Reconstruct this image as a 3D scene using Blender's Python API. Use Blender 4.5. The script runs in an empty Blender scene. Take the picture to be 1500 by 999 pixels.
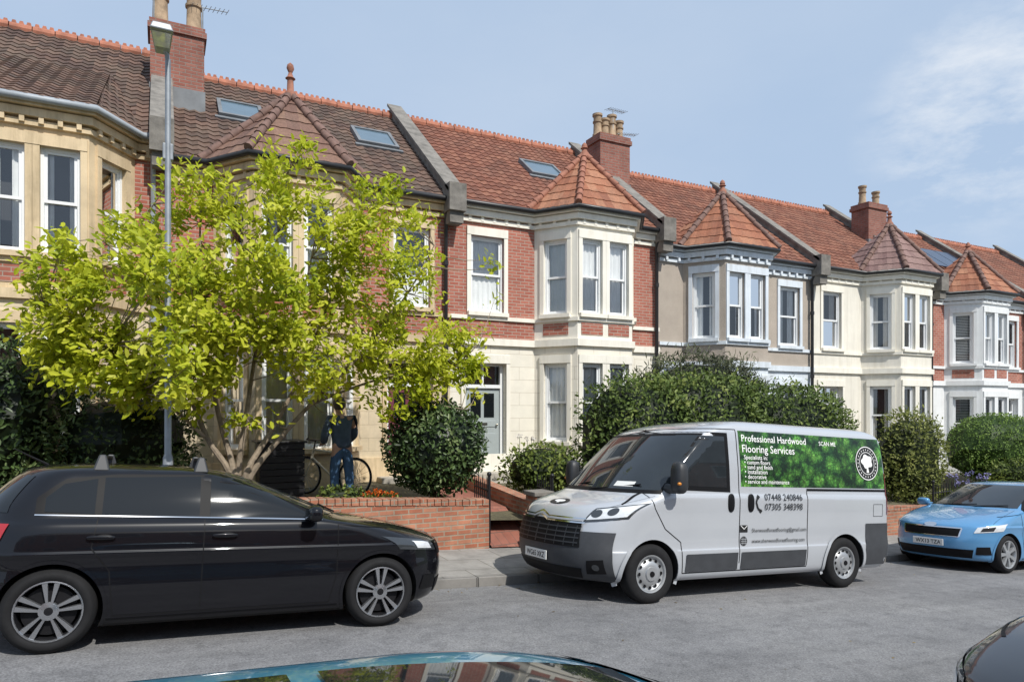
import bpy,bmesh,math,random
from mathutils import Vector as V, Matrix, noise
RN=random.Random(11)
sc=bpy.context.scene; COL=sc.collection
PI=math.pi
CS,SN=.8898,.4564
def clamp(x,a,b): return max(a,min(b,x))
def lerp(a,b,t): return a+(b-a)*t
def U(x,v):
    r=(x-750)/1000; return v*(SN+CS*r)/(CS-SN*r)
def ZP(x,y,v): return 2+(600-y)*(SN*U(x,v)+CS*v)/1000
def zr(u,v): return .06-.063*clamp(u,-45,70)-.0084*((v-3.8)**2-6.25)
def zp(u,v=8.8): return zr(u,7.95)+.115+.015*(v-7.95)
# ---------------------------------------------------------------- materials
def mk(name):
    m=bpy.data.materials.new(name); m.use_nodes=True
    return m,m.node_tree,m.node_tree.nodes['Principled BSDF']
def nd(nt,t,**k):
    n=nt.nodes.new(t)
    for a,b in k.items(): setattr(n,a,b)
    return n
def c4(c): return (c[0],c[1],c[2],1)
def ramp(nt,src,stops):
    r=nd(nt,'ShaderNodeValToRGB'); e=r.color_ramp.elements
    while len(e)<len(stops): e.new(.5)
    for i,(p,c) in enumerate(stops):
        e[i].position=p; e[i].color=c4(c) if len(c)==3 else c
    nt.links.new(src,r.inputs[0]); return r
def nz(nt,vec,scale,detail=4,rough=.6):
    n=nd(nt,'ShaderNodeTexNoise'); n.inputs['Scale'].default_value=scale; n.inputs['Detail'].default_value=detail; n.inputs['Roughness'].default_value=rough
    nt.links.new(vec,n.inputs['Vector']); return n
def mixc(nt,fac,a,b,mode='MIX'):
    m=nd(nt,'ShaderNodeMix',data_type='RGBA',blend_type=mode)
    if isinstance(fac,(int,float)): m.inputs[0].default_value=fac
    else: nt.links.new(fac,m.inputs[0])
    for i,x in ((6,a),(7,b)):
        if isinstance(x,(tuple,list)): m.inputs[i].default_value=c4(x)
        else: nt.links.new(x,m.inputs[i])
    return m.outputs[2]
def bumpn(nt,b,h,strength,dist=.01):
    n=nd(nt,'ShaderNodeBump'); n.inputs['Strength'].default_value=strength; n.inputs['Distance'].default_value=dist
    nt.links.new(h,n.inputs['Height']); nt.links.new(n.outputs[0],b.inputs['Normal'])
def M(name,col,rough=.6,metal=0,var=.15,vs=2.5,bump=0,bs=60,coat=0,fine=0,spec=.5):
    m,nt,b=mk(name); b.inputs['Roughness'].default_value=rough; b.inputs['Metallic'].default_value=metal
    b.inputs['Base Color'].default_value=c4(col); b.inputs['Specular IOR Level'].default_value=spec
    if coat: b.inputs['Coat Weight'].default_value=coat; b.inputs['Coat Roughness'].default_value=.03
    tc=nd(nt,'ShaderNodeTexCoord').outputs['Object']
    if var:
        n=nz(nt,tc,vs,6,.65)
        r=ramp(nt,n.outputs[0],[(.3,[c*(1-var) for c in col]),(.7,[min(1,c*(1+var)) for c in col])])
        out=r.outputs[0]
        if fine:
            n2=nz(nt,tc,bs,2); r2=ramp(nt,n2.outputs[0],[(.35,(1-fine,)*3),(.65,(1,1,1))]); out=mixc(nt,1,out,r2.outputs[0],'MULTIPLY')
        nt.links.new(out,b.inputs['Base Color'])
    if bump:
        n=nz(nt,tc,bs,3); bumpn(nt,b,n.outputs[0],bump)
    return m
def streak(m,amt=.25):  # rain staining down a rendered wall
    nt=m.node_tree; b=nt.nodes['Principled BSDF']; l=b.inputs['Base Color'].links[0].from_socket
    tc=nd(nt,'ShaderNodeTexCoord').outputs['Object']; mp=nd(nt,'ShaderNodeMapping'); mp.inputs['Scale'].default_value=(3.5,3.5,.35); nt.links.new(tc,mp.inputs[0])
    n=nz(nt,mp.outputs[0],1.6,7,.7); r=ramp(nt,n.outputs[0],[(.3,(1-amt,1-amt*1.05,1-amt*1.2)),(.55,(1,1,1))]); nt.links.new(mixc(nt,1,l,r.outputs[0],'MULTIPLY'),b.inputs['Base Color']); return m
def brick(name,c1,c2,mortar,bw=.225,bh=.075,ms=.009,var=.25,bump=.6,rough=.85):
    m,nt,b=mk(name); b.inputs['Roughness'].default_value=rough
    uv=nd(nt,'ShaderNodeUVMap').outputs[0]
    t=nd(nt,'ShaderNodeTexBrick'); nt.links.new(uv,t.inputs['Vector'])
    t.inputs['Scale'].default_value=1; t.inputs['Brick Width'].default_value=bw; t.inputs['Row Height'].default_value=bh; t.inputs['Mortar Size'].default_value=ms
    t.inputs['Color1'].default_value=c4(c1); t.inputs['Color2'].default_value=c4(c2); t.inputs['Mortar'].default_value=c4(mortar); t.inputs['Mortar Smooth'].default_value=.2
    tc=nd(nt,'ShaderNodeTexCoord').outputs['Object']
    n=nz(nt,tc,1.7,7,.7); r=ramp(nt,n.outputs[0],[(.3,(1-var,)*3),(.7,(1+var*.4,)*3)])
    o=mixc(nt,1,t.outputs[0],r.outputs[0],'MULTIPLY'); nt.links.new(o,b.inputs['Base Color'])
    inv=nd(nt,'ShaderNodeMath',operation='SUBTRACT'); inv.inputs[0].default_value=1; nt.links.new(t.outputs[1],inv.inputs[1])
    n3=nz(nt,tc,70,3); ad=nd(nt,'ShaderNodeMath',operation='MULTIPLY_ADD'); nt.links.new(n3.outputs[0],ad.inputs[0]); ad.inputs[1].default_value=.3; nt.links.new(inv.outputs[0],ad.inputs[2])
    bumpn(nt,b,ad.outputs[0],bump,.008); return m
def tilemat(name,stops,lichen=(.3,.28,.2),la=.35):
    m,nt,b=mk(name); b.inputs['Roughness'].default_value=.85
    uv=nd(nt,'ShaderNodeUVMap').outputs[0]; f=nd(nt,'ShaderNodeVectorMath',operation='FLOOR'); nt.links.new(uv,f.inputs[0])
    w=nd(nt,'ShaderNodeTexWhiteNoise',noise_dimensions='2D'); nt.links.new(f.outputs[0],w.inputs['Vector'])
    r=ramp(nt,w.outputs[0],stops)
    tc=nd(nt,'ShaderNodeTexCoord').outputs['Object']; n=nz(nt,tc,1.1,8,.75)
    k=ramp(nt,n.outputs[0],[(.45,(0,0,0)),(.7,(la,)*3)])
    o=mixc(nt,k.outputs[0],r.outputs[0],lichen)
    n2=nz(nt,tc,25,4,.7); k2=ramp(nt,n2.outputs[0],[(.3,(.62,.62,.62)),(.7,(1.1,1.1,1.1))])
    o=mixc(nt,1,o,k2.outputs[0],'MULTIPLY')
    nt.links.new(o,b.inputs['Base Color']); bumpn(nt,b,n2.outputs[0],.3,.01); return m
def leafmat(name,stops,trans=.35,rough=.55):
    m=bpy.data.materials.new(name); m.use_nodes=True; nt=m.node_tree; b=nt.nodes['Principled BSDF']; b.inputs['Roughness'].default_value=rough; b.inputs['Specular IOR Level'].default_value=.3
    a=nd(nt,'ShaderNodeAttribute',attribute_name='rnd'); r=ramp(nt,a.outputs['Fac'],stops)
    nt.links.new(r.outputs[0],b.inputs['Base Color'])
    t=nd(nt,'ShaderNodeBsdfTranslucent'); nt.links.new(r.outputs[0],t.inputs[0])
    mx=nd(nt,'ShaderNodeMixShader'); mx.inputs[0].default_value=trans
    nt.links.new(b.outputs[0],mx.inputs[1]); nt.links.new(t.outputs[0],mx.inputs[2])
    nt.links.new(mx.outputs[0],nt.nodes['Material Output'].inputs[0]); return m
def glassmat(name,base=.1,tint=(.8,.85,.85)):
    m=bpy.data.materials.new(name); m.use_nodes=True; nt=m.node_tree; nt.nodes.remove(nt.nodes['Principled BSDF'])
    fr=nd(nt,'ShaderNodeFresnel'); fr.inputs[0].default_value=1.5
    ad=nd(nt,'ShaderNodeMath',operation='ADD'); ad.inputs[1].default_value=base; nt.links.new(fr.outputs[0],ad.inputs[0])
    tr=nd(nt,'ShaderNodeBsdfTransparent'); tr.inputs[0].default_value=c4(tint)
    gl=nd(nt,'ShaderNodeBsdfGlossy'); gl.inputs['Roughness'].default_value=.01
    mx=nd(nt,'ShaderNodeMixShader')
    nt.links.new(ad.outputs[0],mx.inputs[0]); nt.links.new(tr.outputs[0],mx.inputs[1]); nt.links.new(gl.outputs[0],mx.inputs[2])
    nt.links.new(mx.outputs[0],nt.nodes['Material Output'].inputs[0]); return m
# ---------------------------------------------------------------- mesh builder
ORG={}
class MB:
    def __init__(s): s.v=[];s.f=[];s.uv=[];s.mi=[]
    def face(s,pts,uv=None,mi=0):
        n=len(s.v); s.v+=[tuple(p) for p in pts]; s.f.append(tuple(range(n,n+len(pts)))); s.uv.append(uv); s.mi.append(mi)
    def hexa(s,b,t):
        n=len(s.v); s.v+=[tuple(p) for p in list(b)+list(t)]
        for q in ((3,2,1,0),(4,5,6,7),(0,1,5,4),(1,2,6,5),(2,3,7,6),(3,0,4,7)):
            s.f.append(tuple(n+i for i in q)); s.uv.append(None); s.mi.append(0)
    def box(s,x0,x1,y0,y1,z0,z1):
        s.hexa([(x0,y0,z0),(x1,y0,z0),(x1,y1,z0),(x0,y1,z0)],[(x0,y0,z1),(x1,y0,z1),(x1,y1,z1),(x0,y1,z1)])
    def grid(s,rows,cu=False,cap=False):
        n=len(s.v); m=len(rows[0])
        for r in rows: s.v+=[tuple(p) for p in r]
        for i in range(len(rows)-1):
            for j in range(m if cu else m-1):
                k=(j+1)%m
                s.f.append((n+i*m+j,n+i*m+k,n+(i+1)*m+k,n+(i+1)*m+j)); s.uv.append(None); s.mi.append(0)
        if cap:
            s.f.append(tuple(n+j for j in reversed(range(m)))); s.uv.append(None); s.mi.append(0)
            e=n+(len(rows)-1)*m; s.f.append(tuple(e+j for j in range(m))); s.uv.append(None); s.mi.append(0)
    def tube(s,pts,rad,n=8,cap=True):
        pts=[V(p) for p in pts]
        if not hasattr(rad,'__len__'): rad=[rad]*len(pts)
        rows=[]; x=None
        for i,p in enumerate(pts):
            d=(pts[min(i+1,len(pts)-1)]-pts[max(i-1,0)])
            if d.length<1e-9: d=V((0,0,1))
            d.normalize()
            if x is None: x=d.orthogonal().normalized()
            else:
                x=x-d*x.dot(d)
                x=x.normalized() if x.length>1e-6 else d.orthogonal().normalized()
            y=d.cross(x)
            rows.append([p+(x*math.cos(2*PI*k/n)+y*math.sin(2*PI*k/n))*rad[i] for k in range(n)])
        s.grid(rows,True,cap)
    def lathe(s,prof,n=24,mat=None,cap=False):
        mat=mat or Matrix.Identity(4)
        s.grid([[mat@V((r*math.cos(2*PI*k/n),r*math.sin(2*PI*k/n),z)) for k in range(n)] for r,z in prof],True,cap)
    def blob(s,c,r,p=2.5,mat=None,nu=16,nv=10):
        mat=mat or Matrix.Identity(4)
        f=lambda a:math.copysign(abs(a)**(2/p),a)
        rows=[]
        for i in range(nv+1):
            ph=-PI/2+PI*(i+.001)/(nv+.002)
            rows.append([mat@V((c[0]+r[0]*f(math.cos(ph))*f(math.cos(2*PI*k/nu)),c[1]+r[1]*f(math.cos(ph))*f(math.sin(2*PI*k/nu)),c[2]+r[2]*f(math.sin(ph)))) for k in range(nu)])
        s.grid(rows,True,True)
def setp(o,label=None,cat=None,group=None,kind=None):
    for k,x in (('label',label),('category',cat),('group',group),('kind',kind)):
        if x: o[k]=x
    return o
def thing(name,label,cat,loc,group=None,world=True):
    o=bpy.data.objects.new(name,None); COL.objects.link(o); o.location=loc; o.empty_display_size=.2
    setp(o,label,cat,group); ORG[o.name]=V(loc) if world else V((0,0,0)); return o
def obj(name,mb,mat,parent=None,smooth=False,sharp=40,recalc=True,bevel=0,org=None,label=None):
    og=ORG[parent.name] if parent else (V(org) if org is not None else V((0,0,0)))
    me=bpy.data.meshes.new(name); me.from_pydata([(x-og.x,y-og.y,z-og.z) for x,y,z in mb.v],[],mb.f)
    for m in (mat if isinstance(mat,list) else [mat]): me.materials.append(m)
    if any(mb.mi): me.polygons.foreach_set('material_index',mb.mi)
    uvl=me.uv_layers.new(name='UVMap').data; ve=[V(p) for p in mb.v]
    for pl,uv in zip(me.polygons,mb.uv):
        if uv is None:
            n=pl.normal
            if abs(n.z)>.9: t,w=V((1,0,0)),V((0,1,0))
            else: t=V((-n.y,n.x,0)).normalized(); w=V((0,0,1))
            if t.x<-.3 or (abs(t.x)<=.3 and t.y<0): t=-t
            for li in pl.loop_indices:
                p=ve[me.loops[li].vertex_index]; uvl[li].uv=(p.dot(t),p.dot(w))
        else:
            for i,li in enumerate(pl.loop_indices): uvl[li].uv=uv
    o=bpy.data.objects.new(name,me); COL.objects.link(o)
    if parent: o.parent=parent
    else: o.location=og
    ORG[o.name]=og
    if recalc or smooth: finish(me,smooth,sharp,recalc)
    if bevel:
        b=o.modifiers.new('b','BEVEL'); b.width=bevel; b.segments=2; b.limit_method='ANGLE'
    if label: o['label']=label
    return o
def finish(me,smooth,sharp=40,recalc=True):
    bm=bmesh.new(); bm.from_mesh(me)
    if recalc: bmesh.ops.recalc_face_normals(bm,faces=bm.faces[:])
    if smooth:
        for f in bm.faces: f.smooth=True
        a=math.radians(sharp)
        for e in bm.edges:
            if len(e.link_faces)==2 and e.calc_face_angle(0)>a: e.smooth=False
    bm.to_mesh(me); bm.free()
def evalmesh(o):
    bpy.context.view_layer.update(); dg=bpy.context.evaluated_depsgraph_get()
    return bpy.data.meshes.new_from_object(o.evaluated_get(dg))
def text(s,width,mtx,mat,parent,name='lettering',bold=.0,height=None,label=None):
    cu=bpy.data.curves.new('t','FONT'); cu.body=s; cu.size=1; cu.offset=bold; cu.resolution_u=2
    t=bpy.data.objects.new('t',cu); COL.objects.link(t); me=evalmesh(t); bpy.data.objects.remove(t)
    xs=[v.co.x for v in me.vertices]; ys=[v.co.y for v in me.vertices]; x0=min(xs)
    k=width/(max(xs)-x0); ky=k if not height else height/(max(ys)-min(ys)); y0=0
    for v in me.vertices: v.co=mtx@V(((v.co.x-x0)*k,(v.co.y-y0)*ky,0))
    me.name=name; me.materials.clear(); me.materials.append(mat)
    o=bpy.data.objects.new(name,me); COL.objects.link(o); o.parent=parent; ORG[o.name]=V((0,0,0))
    if label:o['label']=label
    return o
# palette
cream=streak(M('cream_render',(.83,.79,.695),.8,var=.06,vs=1.2,bump=.15,bs=90),.12)
creamash=brick('cream_ashlar',(.79,.745,.64),(.82,.77,.66),(.58,.52,.42),.75,.3,.006,.12,.35)
stone=streak(M('bath_stone',(.64,.50,.32),.85,var=.2,vs=1.5,bump=.25,bs=50),.3)
stonelow=brick('bath_stone_blocks',(.70,.59,.43),(.64,.54,.38),(.48,.40,.28),.6,.28,.006,.25,.4)
pebble=M('pebbledash',(.50,.43,.36),.95,var=.1,vs=2,bump=.8,bs=120,fine=.35)
white=streak(M('white_paint',(.78,.79,.79),.5,var=.05,vs=1.5),.12)
bluew=streak(M('pale_blue_paint',(.68,.73,.78),.55,var=.08,vs=1.5),.2)
palecr=streak(M('pale_cream_render',(.76,.72,.63),.8,var=.08,vs=1,bump=.2,bs=80),.15)
redbrick=brick('red_brick',(.36,.105,.07),(.45,.16,.11),(.42,.33,.27))
wallbrick=brick('garden_brick',(.36,.12,.065),(.48,.21,.125),(.34,.27,.2),ms=.011,var=.45)
chimbrick=brick('chimney_brick',(.25,.08,.055),(.31,.125,.09),(.25,.19,.16),var=.45)
roofred=tilemat('clay_tiles',[(0,(.175,.064,.038)),(.5,(.245,.092,.056)),(1,(.30,.128,.078))],(.13,.08,.06),.5)
roofdark=tilemat('weathered_tiles',[(0,(.08,.047,.037)),(.5,(.125,.073,.054)),(1,(.18,.105,.076))],(.17,.145,.105),.5)
turred=tilemat('turret_tiles',[(0,(.28,.10,.055)),(.5,(.37,.145,.078)),(1,(.43,.20,.115))],(.17,.10,.07),.55)
turbrown=tilemat('brown_turret_tiles',[(0,(.16,.085,.065)),(.5,(.21,.115,.085)),(1,(.26,.15,.105))],(.18,.13,.10),.4)
turpur=tilemat('purple_turret_tiles',[(0,(.20,.115,.105)),(1,(.29,.18,.16))],(.26,.18,.15),.4)
hipred=M('hip_tile',(.30,.125,.08),.8,var=.35,vs=6); hipbrown=M('brown_hip_tile',(.17,.10,.08),.8,var=.35,vs=6)
ridgem=M('ridge_tile',(.36,.135,.08),.8,var=.35,vs=5)
coping=M('weathered_coping',(.19,.175,.155),.9,var=.4,vs=4,bump=.4,bs=40)
leadm=M('lead',(.16,.17,.18),.6,var=.25)
potm=M('clay_pot',(.33,.235,.15),.85,var=.45,vs=5)
blackp=M('black_gutter_paint',(.02,.02,.022),.4,var=.1); greyp=M('grey_gutter_paint',(.30,.33,.36),.5)
upvc=M('white_sash_paint',(.80,.81,.81),.4,var=.03)
glass=glassmat('window_glass',.10,(.96,.97,.97))
curt=M('net_curtain',(.88,.88,.86),.9,var=.06,vs=4); curtg=M('beige_curtain',(.58,.54,.48),.9,var=.1,vs=4); blindm=M('slat_blind',(.7,.69,.66),.7,var=.05)
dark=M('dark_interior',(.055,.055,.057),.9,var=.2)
doorg=M('grey_green_door',(.36,.40,.40),.4,var=.05); doorb=M('blue_door',(.08,.13,.2),.4); doorw=M('white_door',(.7,.7,.7),.4); doorr=M('maroon_door',(.16,.04,.06),.4)
brass=M('metal_fitting',(.55,.52,.45),.3,1,var=.05)
iron=M('black_iron',(.018,.018,.02),.45,.3,var=.1)
steel=M('galvanised_steel',(.27,.29,.31),.5,.4,var=.2,vs=5)
slate=M('stone_step',(.38,.35,.3),.85,var=.2)
bark=M('pale_bark',(.25,.20,.145),.9,var=.45,vs=9,bump=.5,bs=30)
barkd=M('dark_bark',(.08,.06,.045),.9,var=.3,vs=9,bump=.5,bs=30)
# ---------------------------------------------------------------- setting
def gridsheet(us,vs,zf): 
    mb=MB(); mb.grid([[(u,v,zf(u,v)) for u in us] for v in vs]); return mb
def fr(a,b,st):
    n=max(1,round((b-a)/st)); return [a+(b-a)*i/n for i in range(n+1)]
def asphalt():
    m,nt,b=mk('asphalt'); b.inputs['Roughness'].default_value=.92
    tc=nd(nt,'ShaderNodeTexCoord').outputs['Object']
    n=nz(nt,tc,.55,8,.7); r=ramp(nt,n.outputs[0],[(.3,(.155,.154,.159)),(.5,(.195,.193,.196)),(.72,(.23,.227,.226))])
    n2=nz(nt,tc,60,4,.75); r2=ramp(nt,n2.outputs[0],[(.3,(.45,)*3),(.5,(1,)*3),(.72,(1.55,)*3)])
    o=mixc(nt,1,r.outputs[0],r2.outputs[0],'MULTIPLY')
    n4=nz(nt,tc,5,6,.8); r4=ramp(nt,n4.outputs[0],[(.36,(.75,)*3),(.5,(1,)*3),(.7,(1.1,1.1,1.08))])
    o=mixc(nt,1,o,r4.outputs[0],'MULTIPLY')
    mp=nd(nt,'ShaderNodeMapping'); mp.inputs['Scale'].default_value=(.25,2.2,1); nt.links.new(tc,mp.inputs[0])
    n5=nz(nt,mp.outputs[0],.8,6,.7); r5=ramp(nt,n5.outputs[0],[(.35,(.80,)*3),(.6,(1.06,)*3)]); o=mixc(nt,1,o,r5.outputs[0],'MULTIPLY')
    nt.links.new(o,b.inputs['Base Color']); bumpn(nt,b,n2.outputs[0],.6,.014); return m
def slabs(): return brick('paving_slabs',(.28,.265,.245),(.34,.325,.30),(.15,.14,.12),.9,.6,.008,.4,.3)
setp(obj('road',gridsheet(fr(-45,70,1),fr(-.4,7.95,.35),zr),asphalt(),smooth=True),kind='structure')
setp(obj('pavement',gridsheet(fr(-45,70,1),[8.09,8.5,9,9.75],lambda u,v:zp(u,v)),slabs(),recalc=False),kind='structure')
setp(obj('near_pavement',gridsheet(fr(-45,70,1),[-2.6,-1.5,-.54],lambda u,v:zr(u,-.4)+.115),slabs(),recalc=False),kind='structure')
kerbm=brick('kerb_stone',(.21,.20,.185),(.27,.255,.235),(.09,.085,.08),.9,.4,.007,.35,.3)
for nm,v0,v1 in (('kerb',7.95,8.1),('near_kerb',-.55,-.4)):
    mb=MB()
    for i in range(128):
        a=-45+i*.9+.004; e=a+.892; zz=lambda u:zr(u,7.95)
        if i>1 : mb.hexa([(a,v0,zz(a)-.2),(e,v0,zz(e)-.2),(e,v1,zz(e)-.2),(a,v1,zz(a)-.2)],[(a,v0+(.015 if v0>0 else 0),zz(a)+.12),(e,v0+(.015 if v0>0 else 0),zz(e)+.12),(e,v1,zz(e)+.12),(a,v1,zz(a)+.12)])
    setp(obj(nm,mb,kerbm,bevel=.012),kind='structure')
def flo(u): return .72-.032*u
def zg(u,v):
    t=clamp((v-9.9)/3.2,0,1); return lerp(zp(u,9.8)+.42,flo(u)-.12,t)
garden=M('garden_soil',(.12,.105,.06),.95,var=.5,vs=1.5,bump=.8,bs=25,fine=.4)
setp(obj('garden_ground',gridsheet(fr(-20,45,.5),fr(9.9,14.3,.4),lambda u,v:zg(u,v)+.03*noise.noise(V((u*2,v*2,0)))),garden,smooth=True),kind='structure')
grass=M('rough_ground',(.07,.09,.04),.95,var=.4,vs=.3)
mb=MB(); us=[-900,-200,-45,-20,0,20,45,70,200,900]
mb.grid([[(u,v,-.063*clamp(u,-45,70)-.5) for u in us] for v in (-900,-100,-30,-2.6,9,30,100,900)])
setp(obj('ground',mb,grass,recalc=False),kind='structure')
pathm=brick('red_quarry_tiles',(.26,.09,.06),(.33,.13,.09),(.16,.09,.07),.15,.15,.005,.3,.3)
setp(obj('garden_path',gridsheet(fr(4.62,5.36,.37),fr(9.7,14.2,.5),lambda u,v:max(zg(u,v)+.05 if v>10.5 else lerp(zp(u,9.75)+.02,zg(u,10.5)+.05,clamp((v-9.8)/.7,0,1)),-9)),pathm,recalc=False),kind='structure')
# ---------------------------------------------------------------- houses
class Face:
    def __init__(s,p,q):
        s.p=V((p[0],p[1])); d=V((q[0],q[1]))-s.p; s.L=d.length; s.d=d/s.L; s.n=V((s.d.y,-s.d.x))
    def P(s,a,o,z): return (s.p.x+s.d.x*a+s.n.x*o,s.p.y+s.d.y*a+s.n.y*o,z)
    def bar(s,mb,a0,a1,o0,o1,z0,z1):
        q=lambda z:[s.P(a0,o1,z),s.P(a1,o1,z),s.P(a1,o0,z),s.P(a0,o0,z)]
        mb.hexa(q(z0),q(z1))
    def quad(s,mb,a0,a1,o,z0,z1): mb.face([s.P(a0,o,z0),s.P(a1,o,z0),s.P(a1,o,z1),s.P(a0,o,z1)])
    def wall(s,mb,z0,z1,holes,dep=.16):
        xs=sorted({0,s.L}|{h[i] for h in holes for i in (0,1)}); zs=sorted({z0,z1}|{h[i] for h in holes for i in (2,3)})
        for i in range(len(xs)-1):
            for j in range(len(zs)-1):
                a,z=(xs[i]+xs[i+1])/2,(zs[j]+zs[j+1])/2
                if not any(h[0]<a<h[1] and h[2]<z<h[3] for h in holes): s.quad(mb,xs[i],xs[i+1],0,zs[j],zs[j+1])
        for a0,a1,h0,h1 in holes:
            for a in (a0,a1): mb.face([s.P(a,0,h0),s.P(a,-dep,h0),s.P(a,-dep,h1),s.P(a,0,h1)])
            for z in (h0,h1): mb.face([s.P(a0,0,z),s.P(a1,0,z),s.P(a1,-dep,z),s.P(a0,-dep,z)])
def offs(path,o):
    out=[]
    ns=[]
    for i in range(len(path)-1):
        d=V(path[i+1])-V(path[i]); d.normalize(); ns.append(V((d.y,-d.x)))
    for i,p in enumerate(path):
        if i==0: m=ns[0]
        elif i==len(path)-1: m=ns[-1]
        else:
            m=(ns[i-1]+ns[i]).normalized(); m=m/m.dot(ns[i])
        out.append(V(p)+m*o)
    return out
def band(mb,path,o0,o1,z0,z1):
    A=offs(path,o0);B=offs(path,o1); n=len(path)
    rows=[[(*B[i],z0) for i in range(n)],[(*B[i],z1) for i in range(n)],[(*A[i],z1) for i in range(n)],[(*A[i],z0) for i in range(n)],[(*B[i],z0) for i in range(n)]]
    for j in range(4):
        for i in range(n-1): mb.face([rows[j][i],rows[j][i+1],rows[j+1][i+1],rows[j+1][i]])
    for i in (0,n-1): mb.face([rows[j][i] for j in range(4)])
def tiles(mb,a,b,c,d,tw=.21,th=.245,amp=.015,lift=.022):
    a,b,c,d=V(a),V(b),V(c),V(d); ex=b-a; W=ex.length; ex/=W
    n=ex.cross(((c+d)/2)-a).normalized()
    if n.z<0:n=-n
    ey=n.cross(ex)
    if ey.z<0: ey=-ey
    H=(d-a).dot(ey); l1=(d-a).dot(ex); r1=(c-a).dot(ex)
    nr=max(1,round(H/th)); st=tw/4; seed=RN.randint(0,99)
    k0=math.floor(min(0,l1)/st); k1=math.ceil(max(W,r1)/st)
    wv=lambda x:amp*math.cos(2*PI*x/tw)
    for j in range(nr):
        t0=j/nr; t1=min(1,(j+1.12)/nr); L0,R0,L1,R1=l1*t0,W+(r1-W)*t0,l1*t1,W+(r1-W)*t1
        for k in range(k0,k1):
            x0,x1=k*st,(k+1)*st
            p0,p1=clamp(x0,L0,R0),clamp(x1,L0,R0); q0,q1=clamp(x0,L1,R1),clamp(x1,L1,R1)
            if p1-p0<1e-4 and q1-q0<1e-4: continue
            q=lambda x,t,h:a+ex*x+ey*(H*t)+n*h
            uv=(k//4+.5+seed,j+.5)
            pts=[q(p0,t0,lift+wv(x0)),q(p1,t0,lift+wv(x1)),q(q1,t1,wv(x1)),q(q0,t1,wv(x0))]
            if q1-q0<1e-4: pts=pts[:3]
            elif p1-p0<1e-4: pts=[pts[0]]+pts[2:]
            mb.face(pts,uv)
            if p1-p0>1e-4: mb.face([q(p0,t0,-.02),q(p1,t0,-.02),q(p1,t0,lift+wv(x1)),q(p0,t0,lift+wv(x0))],uv)
def window(t,F,a,w,z0,z1,fm,cur,sillm,cm=None):
    f=MB(); h=w/2; zm=(z0+z1)/2
    F.bar(f,a-h,a-h+.05,-.155,-.06,z0,z1); F.bar(f,a+h-.05,a+h,-.155,-.06,z0,z1); F.bar(f,a-h+.05,a+h-.05,-.155,-.06,z1-.05,z1); F.bar(f,a-h+.05,a+h-.05,-.155,-.06,z0,z0+.045)
    i=h-.05
    for (b0,b1,o) in ((zm-.02,z1-.05,-.08),(z0+.045,zm+.025,-.115)):
        F.bar(f,a-i,a-i+.045,o-.03,o,b0,b1); F.bar(f,a+i-.045,a+i,o-.03,o,b0,b1)
        F.bar(f,a-i+.045,a+i-.045,o-.03,o,b0,b0+.05); F.bar(f,a-i+.045,a+i-.045,o-.03,o,b1-.045,b1)
    w_=obj('window',f,fm,t)
    g=MB(); F.quad(g,a-i,a+i,-.1,zm,z1-.05); F.quad(g,a-i,a+i,-.133,z0+.045,zm); obj('pane',g,glass,w_)
    s=MB(); F.bar(s,a-h-.09,a+h+.09,-.05,.11,z0-.085,z0+.004); obj('sill',s,sillm,w_)
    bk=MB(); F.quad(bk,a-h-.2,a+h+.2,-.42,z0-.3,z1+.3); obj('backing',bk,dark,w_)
    if cur:
        c=MB(); ph=RN.uniform(0,6)
        def cloth(b0,b1,y0,y1):
            n=max(8,int((b1-b0)/.018)); rows=[]
            for z in (y0,(y0+y1)/2,y1): rows.append([F.P(lerp(b0,b1,k/n),-.175+.013*math.sin(ph+k*.9)+.006*math.sin(k*2.3+z),z) for k in range(n+1)])
            c.grid(rows)
        if cur=='full': cloth(a-h-.09,a+h+.09,z0-.05,z1+.05)
        elif cur=='side': cloth(a-h-.05,a-h+w*RN.uniform(.30,.44),z0,z1); cloth(a+h-w*RN.uniform(.26,.40),a+h+.09,z0,z1)
        elif cur=='half': cloth(a-h-.05,a+h+.08,z0-.05,zm)
        elif cur=='blind':
            zz=z0+.1
            while zz<z1: F.bar(c,a-h,a+h,-.24,-.2,zz,zz+.03); zz+=.055
        obj('curtain' if cur!='blind' else 'blind',c,cm or (blindm if cur=='blind' else curt),w_,smooth=cur!='blind',recalc=False)
    return w_
Yw,hf,hw,pr=14.25,.78,1.42,.9
EV,RV,EZ,RZ=13.98,18.25,6.64,10.05; KR=(RZ-EZ)/(RV-EV)
def roofpt(x,y,b):
    r=(x-750)/1000; ru=(SN+CS*r)/(CS-SN*r); G=(SN*ru+CS)*(600-y)/1000
    v=(2-EZ-b+EV*KR)/(KR-G); return v*ru,v,EZ+b+(v-EV)*KR
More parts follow.
